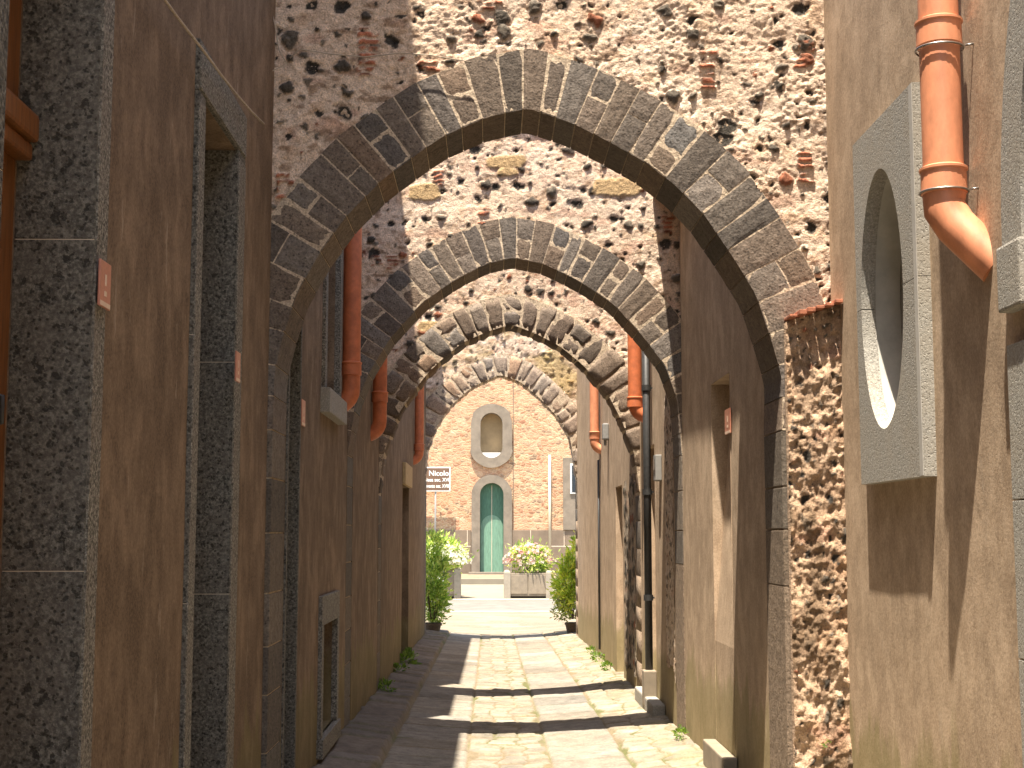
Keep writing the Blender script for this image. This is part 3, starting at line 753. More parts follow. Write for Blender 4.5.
def clampring(t, X, Y, z, r, wallx):
    c = MB(); n = 24
    c.tube([(X+r*math.cos(2*math.pi*i/n), Y+r*math.sin(2*math.pi*i/n), z) for i in range(n+1)], .0045, 6)
    c.tube([(X+r*.95, Y-.05, z+.004), (wallx, Y-.06, z+.006)], .005, 6); c.build('clamp', M['steel'], t, True)
pX = 1.895; pY = 0
q = atx(941, 100, pX); zc1 = atx(940, 42, pX).z; zc2 = atx(943, 184, pX).z
t = pipe(pX, q.y, 1, 5.2, zc2-.14, .083, 'large orange drainpipe with two wire clamps on the near right wall', M['terra'], [zc1+.03, zc2+.0], True)
clampring(t, pX, q.y, zc1-.03, .098, RX); clampring(t, pX, q.y, zc2-.04, .099, RX)
for (px, X, yt, yb, side, cs, lab, m_) in (
    (351, -1.175, 150, 400, -1, (213, 370), 'orange drainpipe on the left wall in front of the second arch', M['terradull']),
    (379.5, -1.18, 300, 430, -1, (398,), 'orange drainpipe on the left wall in front of the third arch, between two other pipes', M['terradull']),
    (419, -1.18, 380, 458, -1, (448,), 'short orange drainpipe farthest along the left wall', M['terradull']),
    (635, 1.61, 280, 412, 1, (403,), 'red-orange drainpipe on the right wall beside a black iron pipe', M['terradull']),
    (594.5, 1.62, 330, 447, 1, (436,), 'pale orange drainpipe farthest along the right wall', M['terra'])):
    q = at(px, yb, 1); Y = atx(px, yb, X).y
    zf = lambda yy: at(px, yy, Y).z
    pipe(X, Y, side, max(zf(yt), zf(yb)+1.6), zf(yb)-.02, .076 if px != 594.5 else .07, lab, m_, [zf(c) for c in cs])
# black iron pipe
bx = 1.655; by = atx(648, 560, bx).y
t = thing('black_pipe', (bx, by, float(gz(bx, by))), 'black iron pipe running down the right wall into a grey box', 'pipe')
p = MB(); p.tube([(bx, by, 4.5), (bx, by, -.02)], .04, 14); p.build('pipe', M['blackpipe'], t, True)
for z in (.9, 2.0, 3.1):
    c = MB(); c.tube([(bx, by, z-.03), (bx, by, z+.03)], .05, 14); c.box(bx, WX, by-.01, by+.01, z-.01, z+.01); c.build('bracket', M['blackpipe'], t)
b_ = MB(); b_.box(bx-.07, WX-.002, by-.14, by+.06, -.2, .16, .012); b_.build('base_box', M['concrete'], t)
# meter box
my = atx(655, 470, 1.66).y
t = thing('meter_box', (1.70, my, at(655, 482, my).z), 'small pale grey meter box on the right wall between the second and third arch', 'box')
b_ = MB(); b_.box(1.655, WX-.001, my-.08, my+.1, at(655, 481, my).z, at(655, 455, my).z, .01); b_.build('case', M['greybox'], t)
b_ = MB(); b_.box(1.648, 1.6545, my-.05, my+.07, at(655, 470, my).z, at(655, 459, my).z, .002); b_.build('lid', M['steel'], t)
ly = atx(603, 430, 1.64).y
b_ = MB(); z0 = at(603, 440, ly).z; b_.box(1.63, WX-.001, ly-.08, ly+.08, z0, z0+.24, .02); b_.tube([(1.67, ly, z0), (1.67, ly, z0-.08)], .02, 8)
tag(rebase(b_.build('junction_box', M['greybox'], None), (1.66, ly, z0)), 'small grey junction box high on the right wall beside the farthest drainpipe', 'box')
# thin conduit down the far right wall
b_ = MB(); cy = atx(599, 560, 1.69).y; b_.tube([(1.69, cy, at(599, 460, cy).z), (1.69, cy, -.2)], .017, 8)
tag(rebase(b_.build('conduit', M['blackpipe'], None, True), (1.69, cy, -.2)), 'thin dark conduit running down the far right wall below the last drainpipe', 'conduit')

# ------------------------------------------------------------------ number tiles
def plaque(x0, y0, y1, x1, X, side, label, marks=True, yy=None):
    Ya = atx(x0, (y0+y1)/2, X).y; Yb = atx(x1, (y0+y1)/2, X).y
    if Ya > Yb: Ya, Yb = Yb, Ya
    xm = (x0+x1)/2; Ym = (Ya+Yb)/2
    za, zb = at(xm, y1, Ym).z, at(xm, y0, Ym).z
    t = thing('number_tile', (X, Ym, za), label, 'number tile', 'small terracotta number tiles')
    b_ = MB(); b_.box(X-side*.002, X-side*.010, Ya, Yb, za, zb, .003); b_.build('tile', M['plaque'], t)
    m = MB(); w = (Yb-Ya); h = zb-za
    m.box(X-side*.0095, X-side*.0115, Ya+w*.05, Yb-w*.05, za+h*.02, za+h*.12)
    m.box(X-side*.0095, X-side*.0115, Ym-w*.06, Ym+w*.06, za+h*.48, za+h*.72); m.box(X-side*.0095, X-side*.0115, Ym-w*.10, Ym+w*.10, za+h*.25, za+h*.36)
    m.build('pale_marks', M['plaquepale'], t)
plaque(97, 262, 308, 108, LX, -1, 'largest small terracotta number tile on the near left wall, beside the wooden door')
plaque(234.3, 352, 382, 238.5, LX+.02, -1, 'small terracotta tile on the near left wall just past the second doorway')
plaque(300.5, 400, 426, 304, LX, -1, 'narrow terracotta tile on the left wall behind the nearest arch')
plaque(726, 409, 434, 731.5, WX, 1, 'terracotta tile on the right wall beside the walled-up doorway')

# ------------------------------------------------------------------ cables
def cable(pts, r, label):
    b_ = MB(); b_.tube(pts, r, 6); o = b_.build('cable', M['cable'], None, True); rebase(o, pts[0]); tag(o, label, 'cable', 'loose cables on the walls')
pp = [atx(x, y, LX+.03) for x, y in ((150, -18), (165, 0), (178, 18), (192, 36), (206, 54), (222, 76), (238, 96), (252, 112), (264, 124))]
cable(pp, .006, 'pale cable sagging over the doorway lintel on the near left wall')
cable([at(x, y, 8.13) for x, y in ((290, 58), (300, 49), (330, 54), (365, 57), (400, 53), (430, 55), (470, 62))], .0035, 'thin pale wire crossing the rubble above the left of the nearest arch')
cable([at(x, y, 8.10) for x, y in ((268, -5), (275, 25), (279, 50), (287, 64), (270, 72), (266, 110), (268, 150), (266, 190), (268, 215))], .004, 'thin cable hanging down the corner between the left wall and the nearest arch')

# ------------------------------------------------------------------ ground
def paving_surface(x0, x1, y0, y1, st, sty, name):
    xs = np.arange(x0, x1+st/2, st); ys = np.arange(y0, y1+sty/2, sty)
    Y, X = np.meshgrid(ys, xs, indexing='ij')
    g = gz(X, Y)
    wx = X+.012*fbm(X*4, Y*2, 2, 5); wy = Y+.015*fbm(X*5, Y*4, 2, 6)
    H = np.zeros_like(X); C_ = np.zeros(X.shape+(3,)); J = np.ones_like(X)
    rs = np.random.RandomState(5); T = rs.rand(8, 512, 6)
    def strip(mask, xa, xb, L, ncol, si, base, hj, jit=.0):
        """rows of slabs of length L, ncol stones across"""
        nonlocal H, C_, J
        u = (wx-xa)/(xb-xa)*ncol; c = np.clip(np.floor(u), 0, ncol-1).astype(int)
        u = u+jit*fbm(X*3, Y*3, 2, si)
        c = np.clip(np.floor(u), 0, ncol-1).astype(int)
        sh = T[si, (c*37) % 512, 0]; v = wy/L+sh+c*.37; row = np.floor(v).astype(int)
        # vary lengths
        fr = v-row; k = (row*7+c*131) % 512; t = T[si, k]
        du = np.minimum(u-c, 1-(u-c))*(xb-xa)/ncol; dv = np.minimum(fr, 1-fr)*L
        jm = sstep(.005, .020, np.minimum(du, dv)+.004*fbm(X*30, Y*30, 2, 40))
        hh = (t[..., 1]-.5)*hj+((u-c)-.5)*(t[..., 2]-.5)*hj+(fr-.5)*(t[..., 3]-.5)*hj*1.5
        cc = np.array(base)*(.82+.36*t[..., 4])[..., None]*np.stack([1+.06*(t[..., 5]-.5), np.ones_like(u), 1-.08*(t[..., 5]-.5)], -1)
        H = np.where(mask, hh*jm-.010*(1-jm), H); C_ = np.where(mask[..., None], cc, C_); J = np.where(mask, jm, J)
    strip((X < -.84), -1.30, -.84, .42, 1, 0, (.18, .155, .13), .040, .15)
    strip((X >= -.84) & (X < -.18), -.84, -.18, .52, 1, 1, (.25, .225, .185), .006)
    strip((X >= -.18) & (X < .5), -.18, .5, .24, 3, 2, (.265, .235, .185), .018, .5)
    strip((X >= .5) & (X < 1.12), .5, 1.12, .85, 1, 3, (.235, .215, .18), .006)
    strip((X >= 1.12), 1.12, 1.9, .30, 3, 4, (.28, .245, .19), .020, .5)
    edge = np.minimum(np.minimum(np.abs(wx+.84), np.abs(wx+.18)), np.minimum(np.abs(wx-.5), np.abs(wx-1.12)))
    em = sstep(.006, .022, edge); J = J*em; H = H-.010*(1-em)
    H = H+.05*sstep(-.83, -.87, wx)+.006*fbm(X*9, Y*9, 4, 7)
    C_ = C_*(1+.30*fbm(X*13, Y*10, 4, 8)+.20*fbm(X*2, Y*1.5, 3, 9))[..., None]
    gr = sstep(-.1, .45, fbm(X*3, Y*1.5, 3, 30))
    jc = np.array([.20, .16, .10])*np.ones(X.shape+(3,)); jc = lerp(jc, np.broadcast_to(np.array([.12, .13, .05]), X.shape+(3,)), gr*.9)
    Jl = np.clip(J, 0, 1); C_ = lerp(jc, C_, Jl)
    dirt = .6*sstep(-.15, .5, fbm(X*2.2, Y*1.2, 4, 21))
    C_ = lerp(C_, np.broadcast_to(np.array([.29, .25, .19]), X.shape+(3,)), dirt*.4*(X > -.84))
    st_ = sstep(1.25, 1.65, X+.12*fbm(X*4, Y*3, 3, 33))
    C_ = lerp(C_, np.broadcast_to(np.array([.27, .235, .13]), X.shape+(3,)), .5*st_*sstep(-.2, .4, fbm(X*5, Y*4, 3, 34)))
    C_ = C_*.88
    P = np.stack([X, Y, g+H], -1)
    o = gridmesh(name, P, C_, None, M['paving'], None)
    return tag(o, None, None, None, 'structure')
paving_surface(-1.34, 2.1, 8.6, 30.0, .02, .028, 'paving')
paving_surface(-1.34, 2.1, -8.0, 8.62, .04, .05, 'paving')
# forecourt beyond the last arch: pale cross-laid slabs, then the street
ysx = np.arange(29.98, 36.5, .06); xsx = np.arange(-16, 16, .1)
Y, X = np.meshgrid(ysx, xsx, indexing='ij')
row = np.floor(Y/.45+.1*fbm(X, Y, 2, 3)).astype(int); rr = _tab[row % 512, (np.floor(X/.9+row*.37)).astype(int) % 512]
fr = (Y/.45+.1*fbm(X, Y, 2, 3)) % 1
C_ = np.array([.235, .20, .15])*(.85+.3*rr)[..., None]*(1-.3*(fr < .14))[..., None]
gridmesh('forecourt', np.stack([X, Y, gz(X, Y)+.004*rr], -1), C_, None, M['paving'], None)['kind'] = 'structure'
g0 = -.45
def sheet(name, x0, x1, prof, mat):
    mb = MB(); 
    for (ya, za), (yb, zb) in zip(prof[:-1], prof[1:]): mb.add([(x0, ya, za), (x1, ya, za), (x1, yb, zb), (x0, yb, zb)], [(0, 1, 2, 3)])
    o = mb.build(name, mat); o['kind'] = 'structure'; return o
sheet('ground', -160, 160, [(-120, g0-.6), (36.42, g0-.6), (36.44, g0-.012), (60, g0-.02), (220, g0-.02)], M['paleground'])
b_ = MB(); b_.box(-30, 30, 36.45, 37.0, g0-.1, g0+.03, .01); b_.build('kerb', mat_simple('pale_kerbstone', (.34, .30, .23), .9, .12, 4)) ['kind'] = 'structure'
sheet('street', -60, 60, [(37.0, g0+.004), (43.1, g0+.01)], M['asphalt'])
b_ = MB(); b_.box(-30, 30, 43.1, 43.35, g0-.1, g0+.05, .01); b_.build('kerb', M['paleground'])['kind'] = 'structure'
sheet('sidewalk', -30, 30, [(43.35, g0+.046), (49.5, -.17)], mat_simple('pale_sidewalk', (.215, .185, .14), .9, .1, 2))
b_ = MB(); b_.box(-30, 30, 49.5, 49.9, -.6, .03, .015); b_.build('church_step', mat_simple('pale_step_stone', (.22, .19, .14), .9, .1, 2))['kind'] = 'structure'
sheet('terrace', -30, 30, [(49.9, .026), (52.3, .15)], mat_simple('terrace_brown_paving', (.20, .155, .10), .9, .2, 3))

# ------------------------------------------------------------------ church
CY = 52.0
t = thing('church', (at(491, 570, CY).x, CY, .1), 'rubble and brick church front with a narrow green arched door across the street', 'church')
def pr(px, py): p = at(px, py, CY); return (p.x, p.z)
# outer wall with openings for the door and niche, as a plate of strips
dx0, dx1 = pr(480, 520)[0], pr(503.5, 520)[0]; dzt = pr(491, 483)[1]; dcx = (dx0+dx1)/2; dr = (dx1-dx0)/2
nx0, nx1 = pr(480.5, 435)[0], pr(502.5, 435)[0]; nzt = pr(491, 413)[1]; nzb = pr(491, 458)[1]; ncx = (nx0+nx1)/2; nr = (nx1-nx0)/2
w = MB()
def strip_(xa, xb, za, zb): w.box(xa, xb, CY, CY+.6, za, zb)
H_ = 13.0
strip_(-12, dx0-.03, -.6, H_); strip_(dx1+.03, 14, -.6, H_)
strip_(dx0-.03, dx1+.03, dzt+.02, nzb-.02); strip_(dx0-.03, dx1+.03, nzt+.02, H_)
w.box(-12, 14, CY+.6, CY+12, -.6, H_)
w.build('wall', M['church'], t)
rf = MB(); rf.prism([(CY-.4, H_), (CY+12.4, H_), (CY+6, H_+2.2)], lambda u, v, w_: (w_, u, v), -12.4, 14.4); rf.build('roof', M['roof'], t)
fn = lambda u, v, w_: (u, w_, v)
# door surround
def archcurve(cx, r, zc, z0, n=24): return [(cx+r, z0)]+[(cx+r*math.cos(math.pi*i/n), zc+r*math.sin(math.pi*i/n)) for i in range(n+1)]+[(cx-r, z0)]
zc = dzt-dr; zb0 = .1
ds = MB(); ro = pr(512, 520)[0]-dcx
ds.band(archcurve(dcx, dr, zc, zb0), archcurve(dcx, ro, zc-.02, zb0), fn, CY-.12, CY+.35)
dso = ds.build('door_surround', M['churchstone'], t)
dd = MB(); dd.prism(archcurve(dcx, dr+.02, zc, zb0), fn, CY+.22, CY+.28); ddo = dd.build('door', M['greendoor'], t)
dl = MB(); zl = pr(491, 515)[1]; dl.band([(dcx-.012, zb0+.02), (dcx-.012, zl)], [(dcx-dr+.02, zb0+.02), (dcx-dr+.02, zl-.2)], fn, CY+.2, CY+.221)
dl = MB(); cvv = [(dcx+(dr-.03)*math.cos(a), zl-.45+.45*math.sin(a)) for a in [math.pi*i/20 for i in range(21)]]
dl.prism([(dcx+dr-.03, zb0+.02)]+cvv+[(dcx-dr+.03, zb0+.02)], fn, CY+.205, CY+.2195)
dl.build('pale_panel', M['greenlight'], ddo)  # lower part of the door in a paler green, arched at the top
dl = MB(); dl.box(dcx-.012, dcx+.012, CY+.192, CY+.206, zb0+.05, dzt-.08, .003); dl.build('meeting_rail', M['cream'], ddo)
st_ = MB(); st_.box(dcx-ro-.1, dcx+ro+.1, CY-.35, CY-.121, -.1, .2, .02); st_.build('doorstep', M['churchstone'], t)
# niche surround: stadium with lobed bottom
def stad(cx, r, z1, z0, n=16):
    return [(cx+r*math.cos(a), z1-r+r*math.sin(a)) for a in [math.pi*i/n for i in range(n+1)]]+[(cx+r*math.cos(a), z0+r+r*math.sin(a)) for a in [math.pi+math.pi*i/n for i in range(n+1)]]
inn = stad(ncx, nr, nzt, nzb); ozt = pr(491, 404)[1]; ozb = pr(491, 468)[1]; orr = pr(512, 430)[0]-ncx
out = stad(ncx, orr, ozt, ozb)
out = [(x*1 if True else x, z) for x, z in out]
out2 = []
for x, z in out:
    k = 1.0
    if z < ozb+orr*.95 and abs(x-ncx) > orr*.6: k = 1.05
    if z > ozt-orr*.6 and abs(x-ncx) > orr*.5: k = 1.08
    out2.append((ncx+(x-ncx)*k, z))
ns = MB(); ns.band(inn, out2, fn, CY-.13, CY+.45, True); ns.build('niche_surround', M['churchstone'], t)
nb_ = MB(); nb_.box(nx0-.05, nx1+.05, CY+.42, CY+.59, nzb-.05, nzt+.05); nb_.build('niche_back', mat_simple('niche_brown_plaster', (.38, .27, .15), .95, .2, 2), t)
nb_ = MB(); nb_.prism([(ncx+nr*1.02*math.cos(a), nzb+nr+nr*1.02*math.sin(a)) for a in [R(210+12*i) for i in range(11)]], fn, CY+.0, CY+.41)
nb_.build('sunlit_niche_sill', M['white'], t)  # white colour stands in for sunlight on the sill
# plinth blocks
pz1 = pr(491, 530)[1]; pzm = pr(491, 546)[1]
pbl = MB(); pbr = MB()
for (za, zb, sh) in ((-.1, pzm-.02, 0), (pzm+.02, pz1, .5)):
    x = -11.9+sh
    while x < 13.5:
        wdt = random.uniform(.9, 1.5); xa, xb = x, min(x+wdt-.02, 13.9)
        lo, hi = dcx-ro-.01, dcx+ro+.01
        for a_, b2 in ((xa, min(xb, lo)), (max(xa, hi), xb)):
            if b2-a_ > .05: (pbl if b2 < dcx else pbr).box(a_, b2, CY-.09, CY+.01, za, zb, .012)
        x += wdt
for xa, xb, pb in ((-11.9, dcx-ro-.02, pbl), (dcx+ro+.02, 13.9, pbr)):
    po_ = pb.build('plinth', M['churchplinth'], t)
    sm = MB(); sm.box(xa, xb, CY-.082, CY+.005, -.1, pz1-.01); sm.build('plinth_joints', M['mortar'], po_)
# cream pipe, side pier with small window, white pole
p = MB(); xp, z1_ = pr(549.5, 455); _, z0_ = pr(549, 546); p.tube([(xp, CY-.07, z1_), (xp, CY-.07, .15)], .055, 10); 
p.build('rainwater_pipe', M['cream'], t, True)
p = MB(); p.box(pr(563, 500)[0], pr(563, 500)[0]+2.2, CY-.14, CY+.01, pz1+.002, pr(563, 458)[1], .01)
pier = p.build('stone_pier', M['churchstone'], t)
wf = MB(); xa, za = pr(570, 494); xb, zb = pr(578, 464); wf.box(xa, xb, CY-.19, CY-.139, za, zb, .01); wfo = wf.build('window', M['white'], t)
gl = MB(); gl.box(xa+.06, xb-.06, CY-.2, CY-.191, za+.06, zb-.06); gl.build('pane', M['glass'], wfo)
jn = MB(); xj = pr(513.3, 450)[0]; jn.box(xj-.012, xj+.012, CY-.012, CY+.005, pz1, 10); jn.build('building_joint', M['churchplinth'], t)

# ------------------------------------------------------------------ brown sign
SY = 51.55
t = thing('direction_sign', (at(435, 545, SY).x, SY, .1), 'brown church information sign on a pale pole in front of the rubble facade', 'sign')
a = at(419.5, 491.5, SY); b2 = at(450.5, 467, SY)
p = MB(); p.box(a.x, b2.x, SY-.02, SY+.01, a.z, b2.z, .01); p.build('border', M['white'], t)
p = MB(); p.box(a.x+.04, b2.x-.04, SY-.026, SY-.0205, a.z+.045, b2.z-.04, .002); pan = p.build('panel', M['signbrown'], t)
p = MB(); xx = at(435.3, 520, SY).x; p.tube([(xx, SY+.04, b2.z-.05), (xx, SY+.04, .06)], .035, 10); p.build('pole', M['greybox'], t, True)
for txt, yy, sz in (('S. Nicolo', 473.5, .27), ('Chiesa sec. XVI', 480.0, .185), ('Convento sec. XVIII', 486.2, .185)):
    cu = bpy.data.curves.new('writing', 'FONT'); cu.body = txt; cu.size = sz; cu.align_x = 'RIGHT' if False else 'CENTER'; cu.align_y = 'CENTER'; cu.extrude = .002; cu.offset = .004
    ob = bpy.data.objects.new('tmp', cu); col.objects.link(ob)
    dg = bpy.context.evaluated_depsgraph_get(); me = bpy.data.meshes.new_from_object(ob.evaluated_get(dg)); bpy.data.objects.remove(ob)
    cxx = (a.x+b2.x)/2+.01
    wdt = max(v.co.x for v in me.vertices)-min(v.co.x for v in me.vertices); k = min(1, (b2.x-a.x-.12)/wdt)
    me.transform(Matrix.Translation((cxx, SY-.0285, at(435, yy, SY).z)) @ Matrix.Rotation(R(90), 4, 'X') @ Matrix.Diagonal((k, 1, 1, 1)))
    link('lettering', me, M['white'], t)

# ------------------------------------------------------------------ planters
def planter(x0, x1, Y, zb, label, post=.2, h=.86):
    t = thing('planter', ((x0+x1)/2, Y, zb), label, 'planter', 'concrete planters across the street')
    dp = .9
    b_ = MB(); b_.box(x0+post*.6, x1-post*.6, Y+.06, Y+dp-.06, zb+.07, zb+h-.08, .015); b_.box(x0+post*.9, x0+(x1-x0)*.5-.02, Y+.035, Y+.06, zb+.14, zb+h-.14, .01); b_.box(x0+(x1-x0)*.5+.02, x1-post*.9, Y+.035, Y+.06, zb+.14, zb+h-.14, .01)
    b_.build('basin', M['concrete'], t)
    s = MB(); s.box(x0+post, x1-post, Y+.12, Y+dp-.12, zb+h-.12, zb+h-.07); s.build('soil', M['soil'], t)
    for xx in (x0, x1-post):
        for yy in (Y, Y+dp-post):
            s = MB(); bm = bmesh.new(); bmesh.ops.create_cube(bm, size=1)
            for v in bm.verts: v.co = Vector((xx+post*(v.co.x+.5), yy+post*(v.co.y+.5), zb+h*(v.co.z+.5)+.0))
            es = [e for e in bm.edges if all(v.co.z > zb+h-.01 for v in e.verts)]
            bmesh.ops.bevel(bm, geom=es, offset=post*.42, segments=4, affect='EDGES', profile=.5)
            s.frombm(bm); s.build('post', mat_con2, t)
    return t
mat_con2 = mat_simple('planter_post_concrete', (.30, .26, .20), .9, .15, 6, bs=.3)
PY = 43.6; pzb = g0+.05
xa, xb = at(504, 590, PY).x, at(552.5, 590, PY).x
planter(xa, xb, PY, pzb, 'concrete planter full of pink and white flowers, right of the green door')
planter(at(557, 590, PY).x+.05, at(557, 590, PY).x+1.5, PY+.5, pzb+.02, 'concrete planter half hidden behind the right leafy bush')
lx1 = at(460.5, 590, PY).x
planter(lx1-1.5, lx1, PY, pzb, 'concrete planter with white flowers on the left of the street view', h=.95)
p = MB(); x_ = at(440.5, 590, 42.9).x; p.box(x_-.09, x_+.09, 42.8, 42.98, g0+.0, g0+.98, .02); p.box(x_-.05, x_+.05, 42.785, 42.801, g0+.45, g0+.85, .01)
tag(rebase(p.build('white_post', M['white']), (x_, 42.9, g0)), 'short white painted post beside the left planter', 'post')

# ------------------------------------------------------------------ plants
def leafmesh(name, center, rad, n, size, cols, parent, mat, seed, flat=.0, asp=3.0, clumps=14, mold=None):
    rg_ = np.random.RandomState(seed); V = []; Fc = []; CC = []
    cl = rg_.uniform(-1, 1, (clumps, 3)); cl /= np.maximum(1, np.linalg.norm(cl, axis=1))[:, None]; cl *= .78
    for i in range(n):
        c = cl[rg_.randint(clumps)]+rg_.normal(0, .20, 3)
        p = np.array(center)+c*np.array(rad)
        d = c/(np.linalg.norm(c)+1e-6)+rg_.normal(0, .6, 3)+np.array([0, 0, .5]); d /= np.linalg.norm(d)
        s_ = np.cross(d, rg_.normal(0, 1, 3)); s_ /= np.linalg.norm(s_); nn = np.cross(d, s_)
        L = size*rg_.uniform(.6, 1.3); W = L/asp
        b = len(V); V += [p, p+d*L*.5+s_*W*.5+nn*L*.06, p+d*L, p+d*L*.5-s_*W*.5+nn*L*.06]; Fc.append((b, b+1, b+2, b+3))
        k = np.array(cols[rg_.randint(len(cols))])*rg_.uniform(.75, 1.25); CC += [k]*4
    me = bpy.data.meshes.new(name); me.from_pydata([tuple(v) for v in V], [], Fc)
    a_ = me.color_attributes.new('col', 'FLOAT_COLOR', 'POINT'); arr = np.ones((len(V), 4)); arr[:, :3] = np.array(CC); a_.data.foreach_set('color', arr.ravel())
    return link(name, me, mat, parent)
def flowers(name, center, rad, n, size, cols, parent, seed):
    rg_ = np.random.RandomState(seed); mb = MB()
    for i in range(n):
        c = rg_.normal(0, 1, 3); c /= np.linalg.norm(c); c[2] = abs(c[2])*1.0-.15; c[1] = -abs(c[1]); c *= rg_.uniform(.8, 1.12)
        p = Vector(np.array(center)+c*np.array(rad)); mb.cc = tuple(np.array(cols[rg_.randint(len(cols))])*rg_.uniform(.9, 1.05))
        nrm = Vector((c[0], c[1]-.4, c[2]+.5)).normalized(); e1 = nrm.orthogonal().normalized(); e2 = nrm.cross(e1)
        for k in range(5):
            a = 2*math.pi*k/5+rg_.uniform(0, .3); dd_ = e1*math.cos(a)+e2*math.sin(a); sd = nrm.cross(dd_)
            mb.add([p, p+dd_*size*.6+sd*size*.35+nrm*size*.25, p+dd_*size+nrm*size*.2, p+dd_*size*.6-sd*size*.35+nrm*size*.25], [(0, 1, 2, 3)])
    return mb.build(name, M['petal'], parent, attr=True)
GR = [(.28, .42, .10), (.38, .52, .13), (.50, .60, .18), (.18, .30, .07), (.60, .66, .26)]
def stems(center, base, n, spread, hgt, parent, seed):
    rg_ = random.Random(seed); mb = MB()
    for i in range(n):
        a = rg_.uniform(0, 6.28); q = Vector((base[0]+.05*math.cos(a), base[1]+.05*math.sin(a), base[2])); e = Vector((base[0]+spread*math.cos(a), base[1]+spread*math.sin(a), base[2]+hgt*rg_.uniform(.6, 1)))
        m_ = (q+e)/2+Vector((0, 0, hgt*.1)); mb.tube([q, m_, e], [.014, .010, .004], 6)
    mb.build('stem', M['bark'], parent, True)
def pot(x, y, z, r, h, parent, mat):
    mb = MB(); mb.tube([(x, y, z), (x, y, z+h*.8), (x, y, z+h*.82), (x, y, z+h)], [r*.75, r, r*1.1, r*1.1], 20); mb.build('pot', mat, parent, True, autos=True)
    mb = MB(); mb.tube([(x, y, z+h), (x, y, z+h+.01)], r*1.0, 20); mb.build('soil', M['soil'], parent)
# left bush
bx_, by_ = -1.06, 28.95; zg = float(gz(bx_, by_))
t = thing('potted_bush', (bx_, by_, zg), 'tall green leafy bush in a brown pot at the left foot of the farthest arch', 'bush', 'bushes at the alley mouth')
pot(bx_-.1, by_, zg, .17, .22, t, M['bark']); stems(None, (bx_-.1, by_, zg+.3), 9, .25, 1.1, t, 3)
leafmesh('foliage', (bx_-.08, by_, zg+.9), (.32, .32, .8), 3000, .11, GR, t, M['leaf'], 4, clumps=30)
leafmesh('foliage', (bx_-.16, by_+.1, zg+1.75), (.22, .25, .45), 500, .13, GR, t, M['leaf'], 5, asp=4)
bx_, by_ = 1.62, 29.1; zg = float(gz(bx_, by_))
t = thing('potted_bush', (bx_, by_, zg), 'bright yellow-green bush at the right foot of the farthest arch', 'bush', 'bushes at the alley mouth')
pot(bx_+.08, by_, zg, .15, .2, t, M['bark']); stems(None, (bx_+.08, by_, zg+.28), 9, .25, 1.0, t, 6)
GY = [(.46, .58, .10), (.60, .66, .13), (.70, .68, .18), (.30, .42, .08)]
leafmesh('foliage', (bx_+.02, by_, zg+1.0), (.36, .34, .68), 3000, .12, GY, t, M['leaf'], 7, clumps=30)
leafmesh('foliage', (bx_+.16, by_, zg+1.62), (.16, .2, .35), 300, .12, GY, t, M['leaf'], 8)
leafmesh('low_foliage', (bx_-.08, by_-.1, zg+.45), (.26, .2, .24), 500, .09, [(.35, .36, .22), (.5, .5, .35), (.16, .22, .06)], t, M['leaf'], 9)
# flowers in planters
cxp = (xa+xb)/2
t = thing('flowering_plant', (cxp, PY+.45, pzb+.76), 'pink and white flowering plant in the planter right of the green door', 'flowers', 'flowering plants in the planters')
leafmesh('foliage', (cxp+.05, PY+.45, pzb+1.2), (.66, .4, .48), 1500, .15, GR, t, M['leaf'], 11, clumps=24); flowers('flowers', (cxp+.05, PY+.45, pzb+1.15), (.74, .42, .62), 130, .075, [(.62, .42, .42), (.68, .58, .55), (.55, .28, .30)], t, 12); stems(None, (cxp, PY+.45, pzb+.76), 8, .3, .6, t, 13)
lc = lx1-.75
t = thing('flowering_plant', (lc, PY+.45, pzb+.86), 'white flowering oleander spilling over the left planter', 'flowers', 'flowering plants in the planters')
leafmesh('foliage', (lc+.05, PY+.3, pzb+1.35), (.85, .5, .62), 2000, .17, GR, t, M['leaf'], 14, clumps=26); flowers('flowers', (lc+.15, PY+.25, pzb+1.18), (.85, .55, .62), 230, .085, [(.74, .73, .69), (.66, .64, .60)], t, 15); stems(None, (lc, PY+.45, pzb+.86), 8, .4, .8, t, 16)
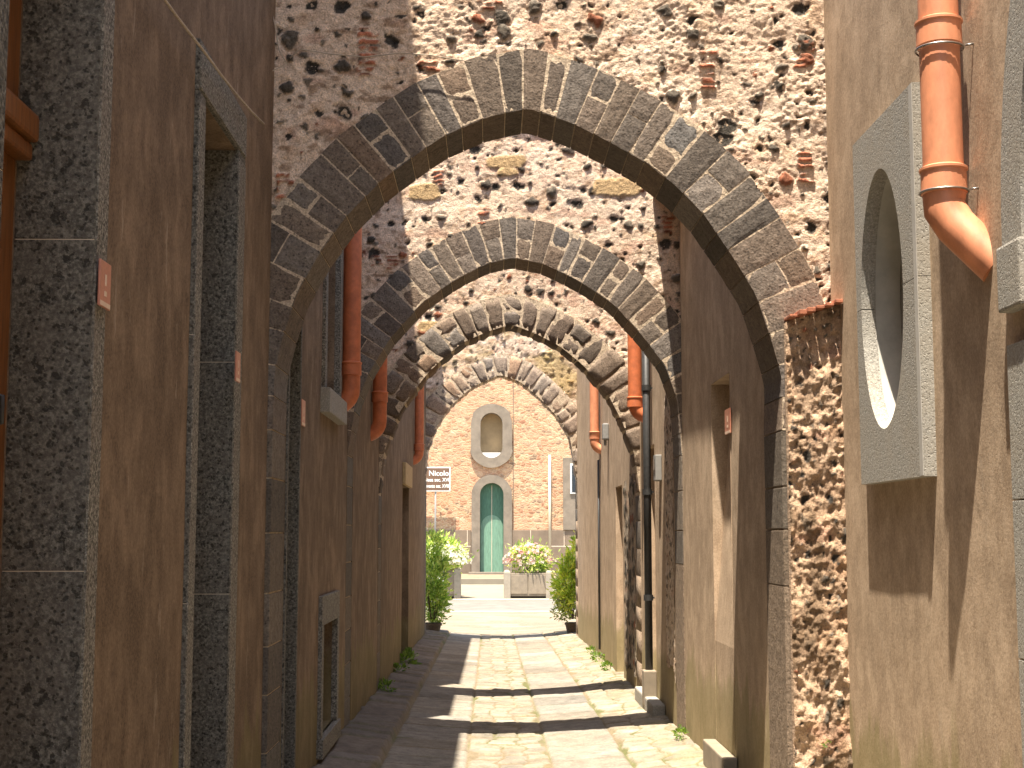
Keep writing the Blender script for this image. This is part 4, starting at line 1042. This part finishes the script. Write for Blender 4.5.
# weeds
for i, (px, py, Y, s_, lab) in enumerate((
    (404, 662, 20.3, .16, 'largest weed tuft at the foot of the left wall near the farthest doorway'), (412, 655, 21.9, .12, 'weed tuft at the left wall foot nearest the street'),
    (383, 688, 16.3, .12, 'small weed tuft at the left foot of the third arch'), (395, 670, 18.9, .11, 'weed tuft on the left kerb beyond the third arch'),
    (675, 727, 12.3, .07, 'tiny weed at the right foot of the second arch'), (610, 660, 21.2, .10, 'weed tuft at the foot of the far right wall'), (604, 652, 22.8, .08, 'small weed at the far right wall nearest the street'),
    (617, 668, 19.5, .09, 'weed tuft on the right wall foot nearest the third arch'), (824, 745, 8.03, .035, 'tiny weed growing from the rough rubble buttress'))):
    p = at(px, py, Y)
    if i < 8:
        X_ = -1.19 if px < 500 else 1.63; z_ = float(gz(X_, Y))+.01; 
    else: X_, z_ = p.x, p.z
    t = leafmesh('weed', (X_, Y, z_+s_*.5), (s_*1.0, s_*1.8, s_*.6), int(90+900*s_), s_*.5, [(.12, .22, .03), (.2, .3, .05), (.08, .15, .03)], None, M['leaf'], 40+i, clumps=6)
    rebase(t, (X_, Y, z_)); tag(t, lab, 'weed', 'weeds along the walls')

# ------------------------------------------------------------------ world, sun, camera
SX, SYd = .11, .24
dirv = Vector((SX, SYd, -1)).normalized()
w = bpy.data.worlds.new('World'); scene.world = w; w.use_nodes = True
nt = w.node_tree; bg = nt.nodes['Background']
sky = nt.nodes.new('ShaderNodeTexSky'); sky.sky_type = 'NISHITA'; sky.sun_disc = False
elev = math.asin(-dirv.z); sky.sun_elevation = elev
sd = -dirv; sky.sun_rotation = math.atan2(sd.x, sd.y); sky.air_density = 1.0; sky.dust_density = 1.5
nt.links.new(sky.outputs[0], bg.inputs[0]); bg.inputs[1].default_value = .12
sl = bpy.data.lights.new('sun', 'SUN'); sl.energy = 4.6; sl.angle = R(.5); sl.color = (1, .94, .86)
so = bpy.data.objects.new('sun', sl); col.objects.link(so); so.rotation_euler = dirv.to_track_quat('-Z', 'Y').to_euler(); so.location = (0, 0, 30)
cam = bpy.data.cameras.new('camera'); co = bpy.data.objects.new('camera', cam); col.objects.link(co)
cam.sensor_width = 36; cam.lens = F/1024*36; cam.clip_end = 1000; cam.clip_start = .05
co.location = EYE; co.rotation_euler = fw.to_track_quat('-Z', 'Y').to_euler(); scene.camera = co
scene.view_settings.view_transform = 'Standard'; scene.view_settings.look = 'None'
scene.view_settings.exposure = 1.80; scene.view_settings.gamma = 1
scene.view_settings.use_white_balance = True; scene.view_settings.white_balance_temperature = 7050; scene.view_settings.white_balance_tint = 10
scene.render.engine = 'CYCLES'; scene.cycles.max_bounces = 6; scene.cycles.diffuse_bounces = 5
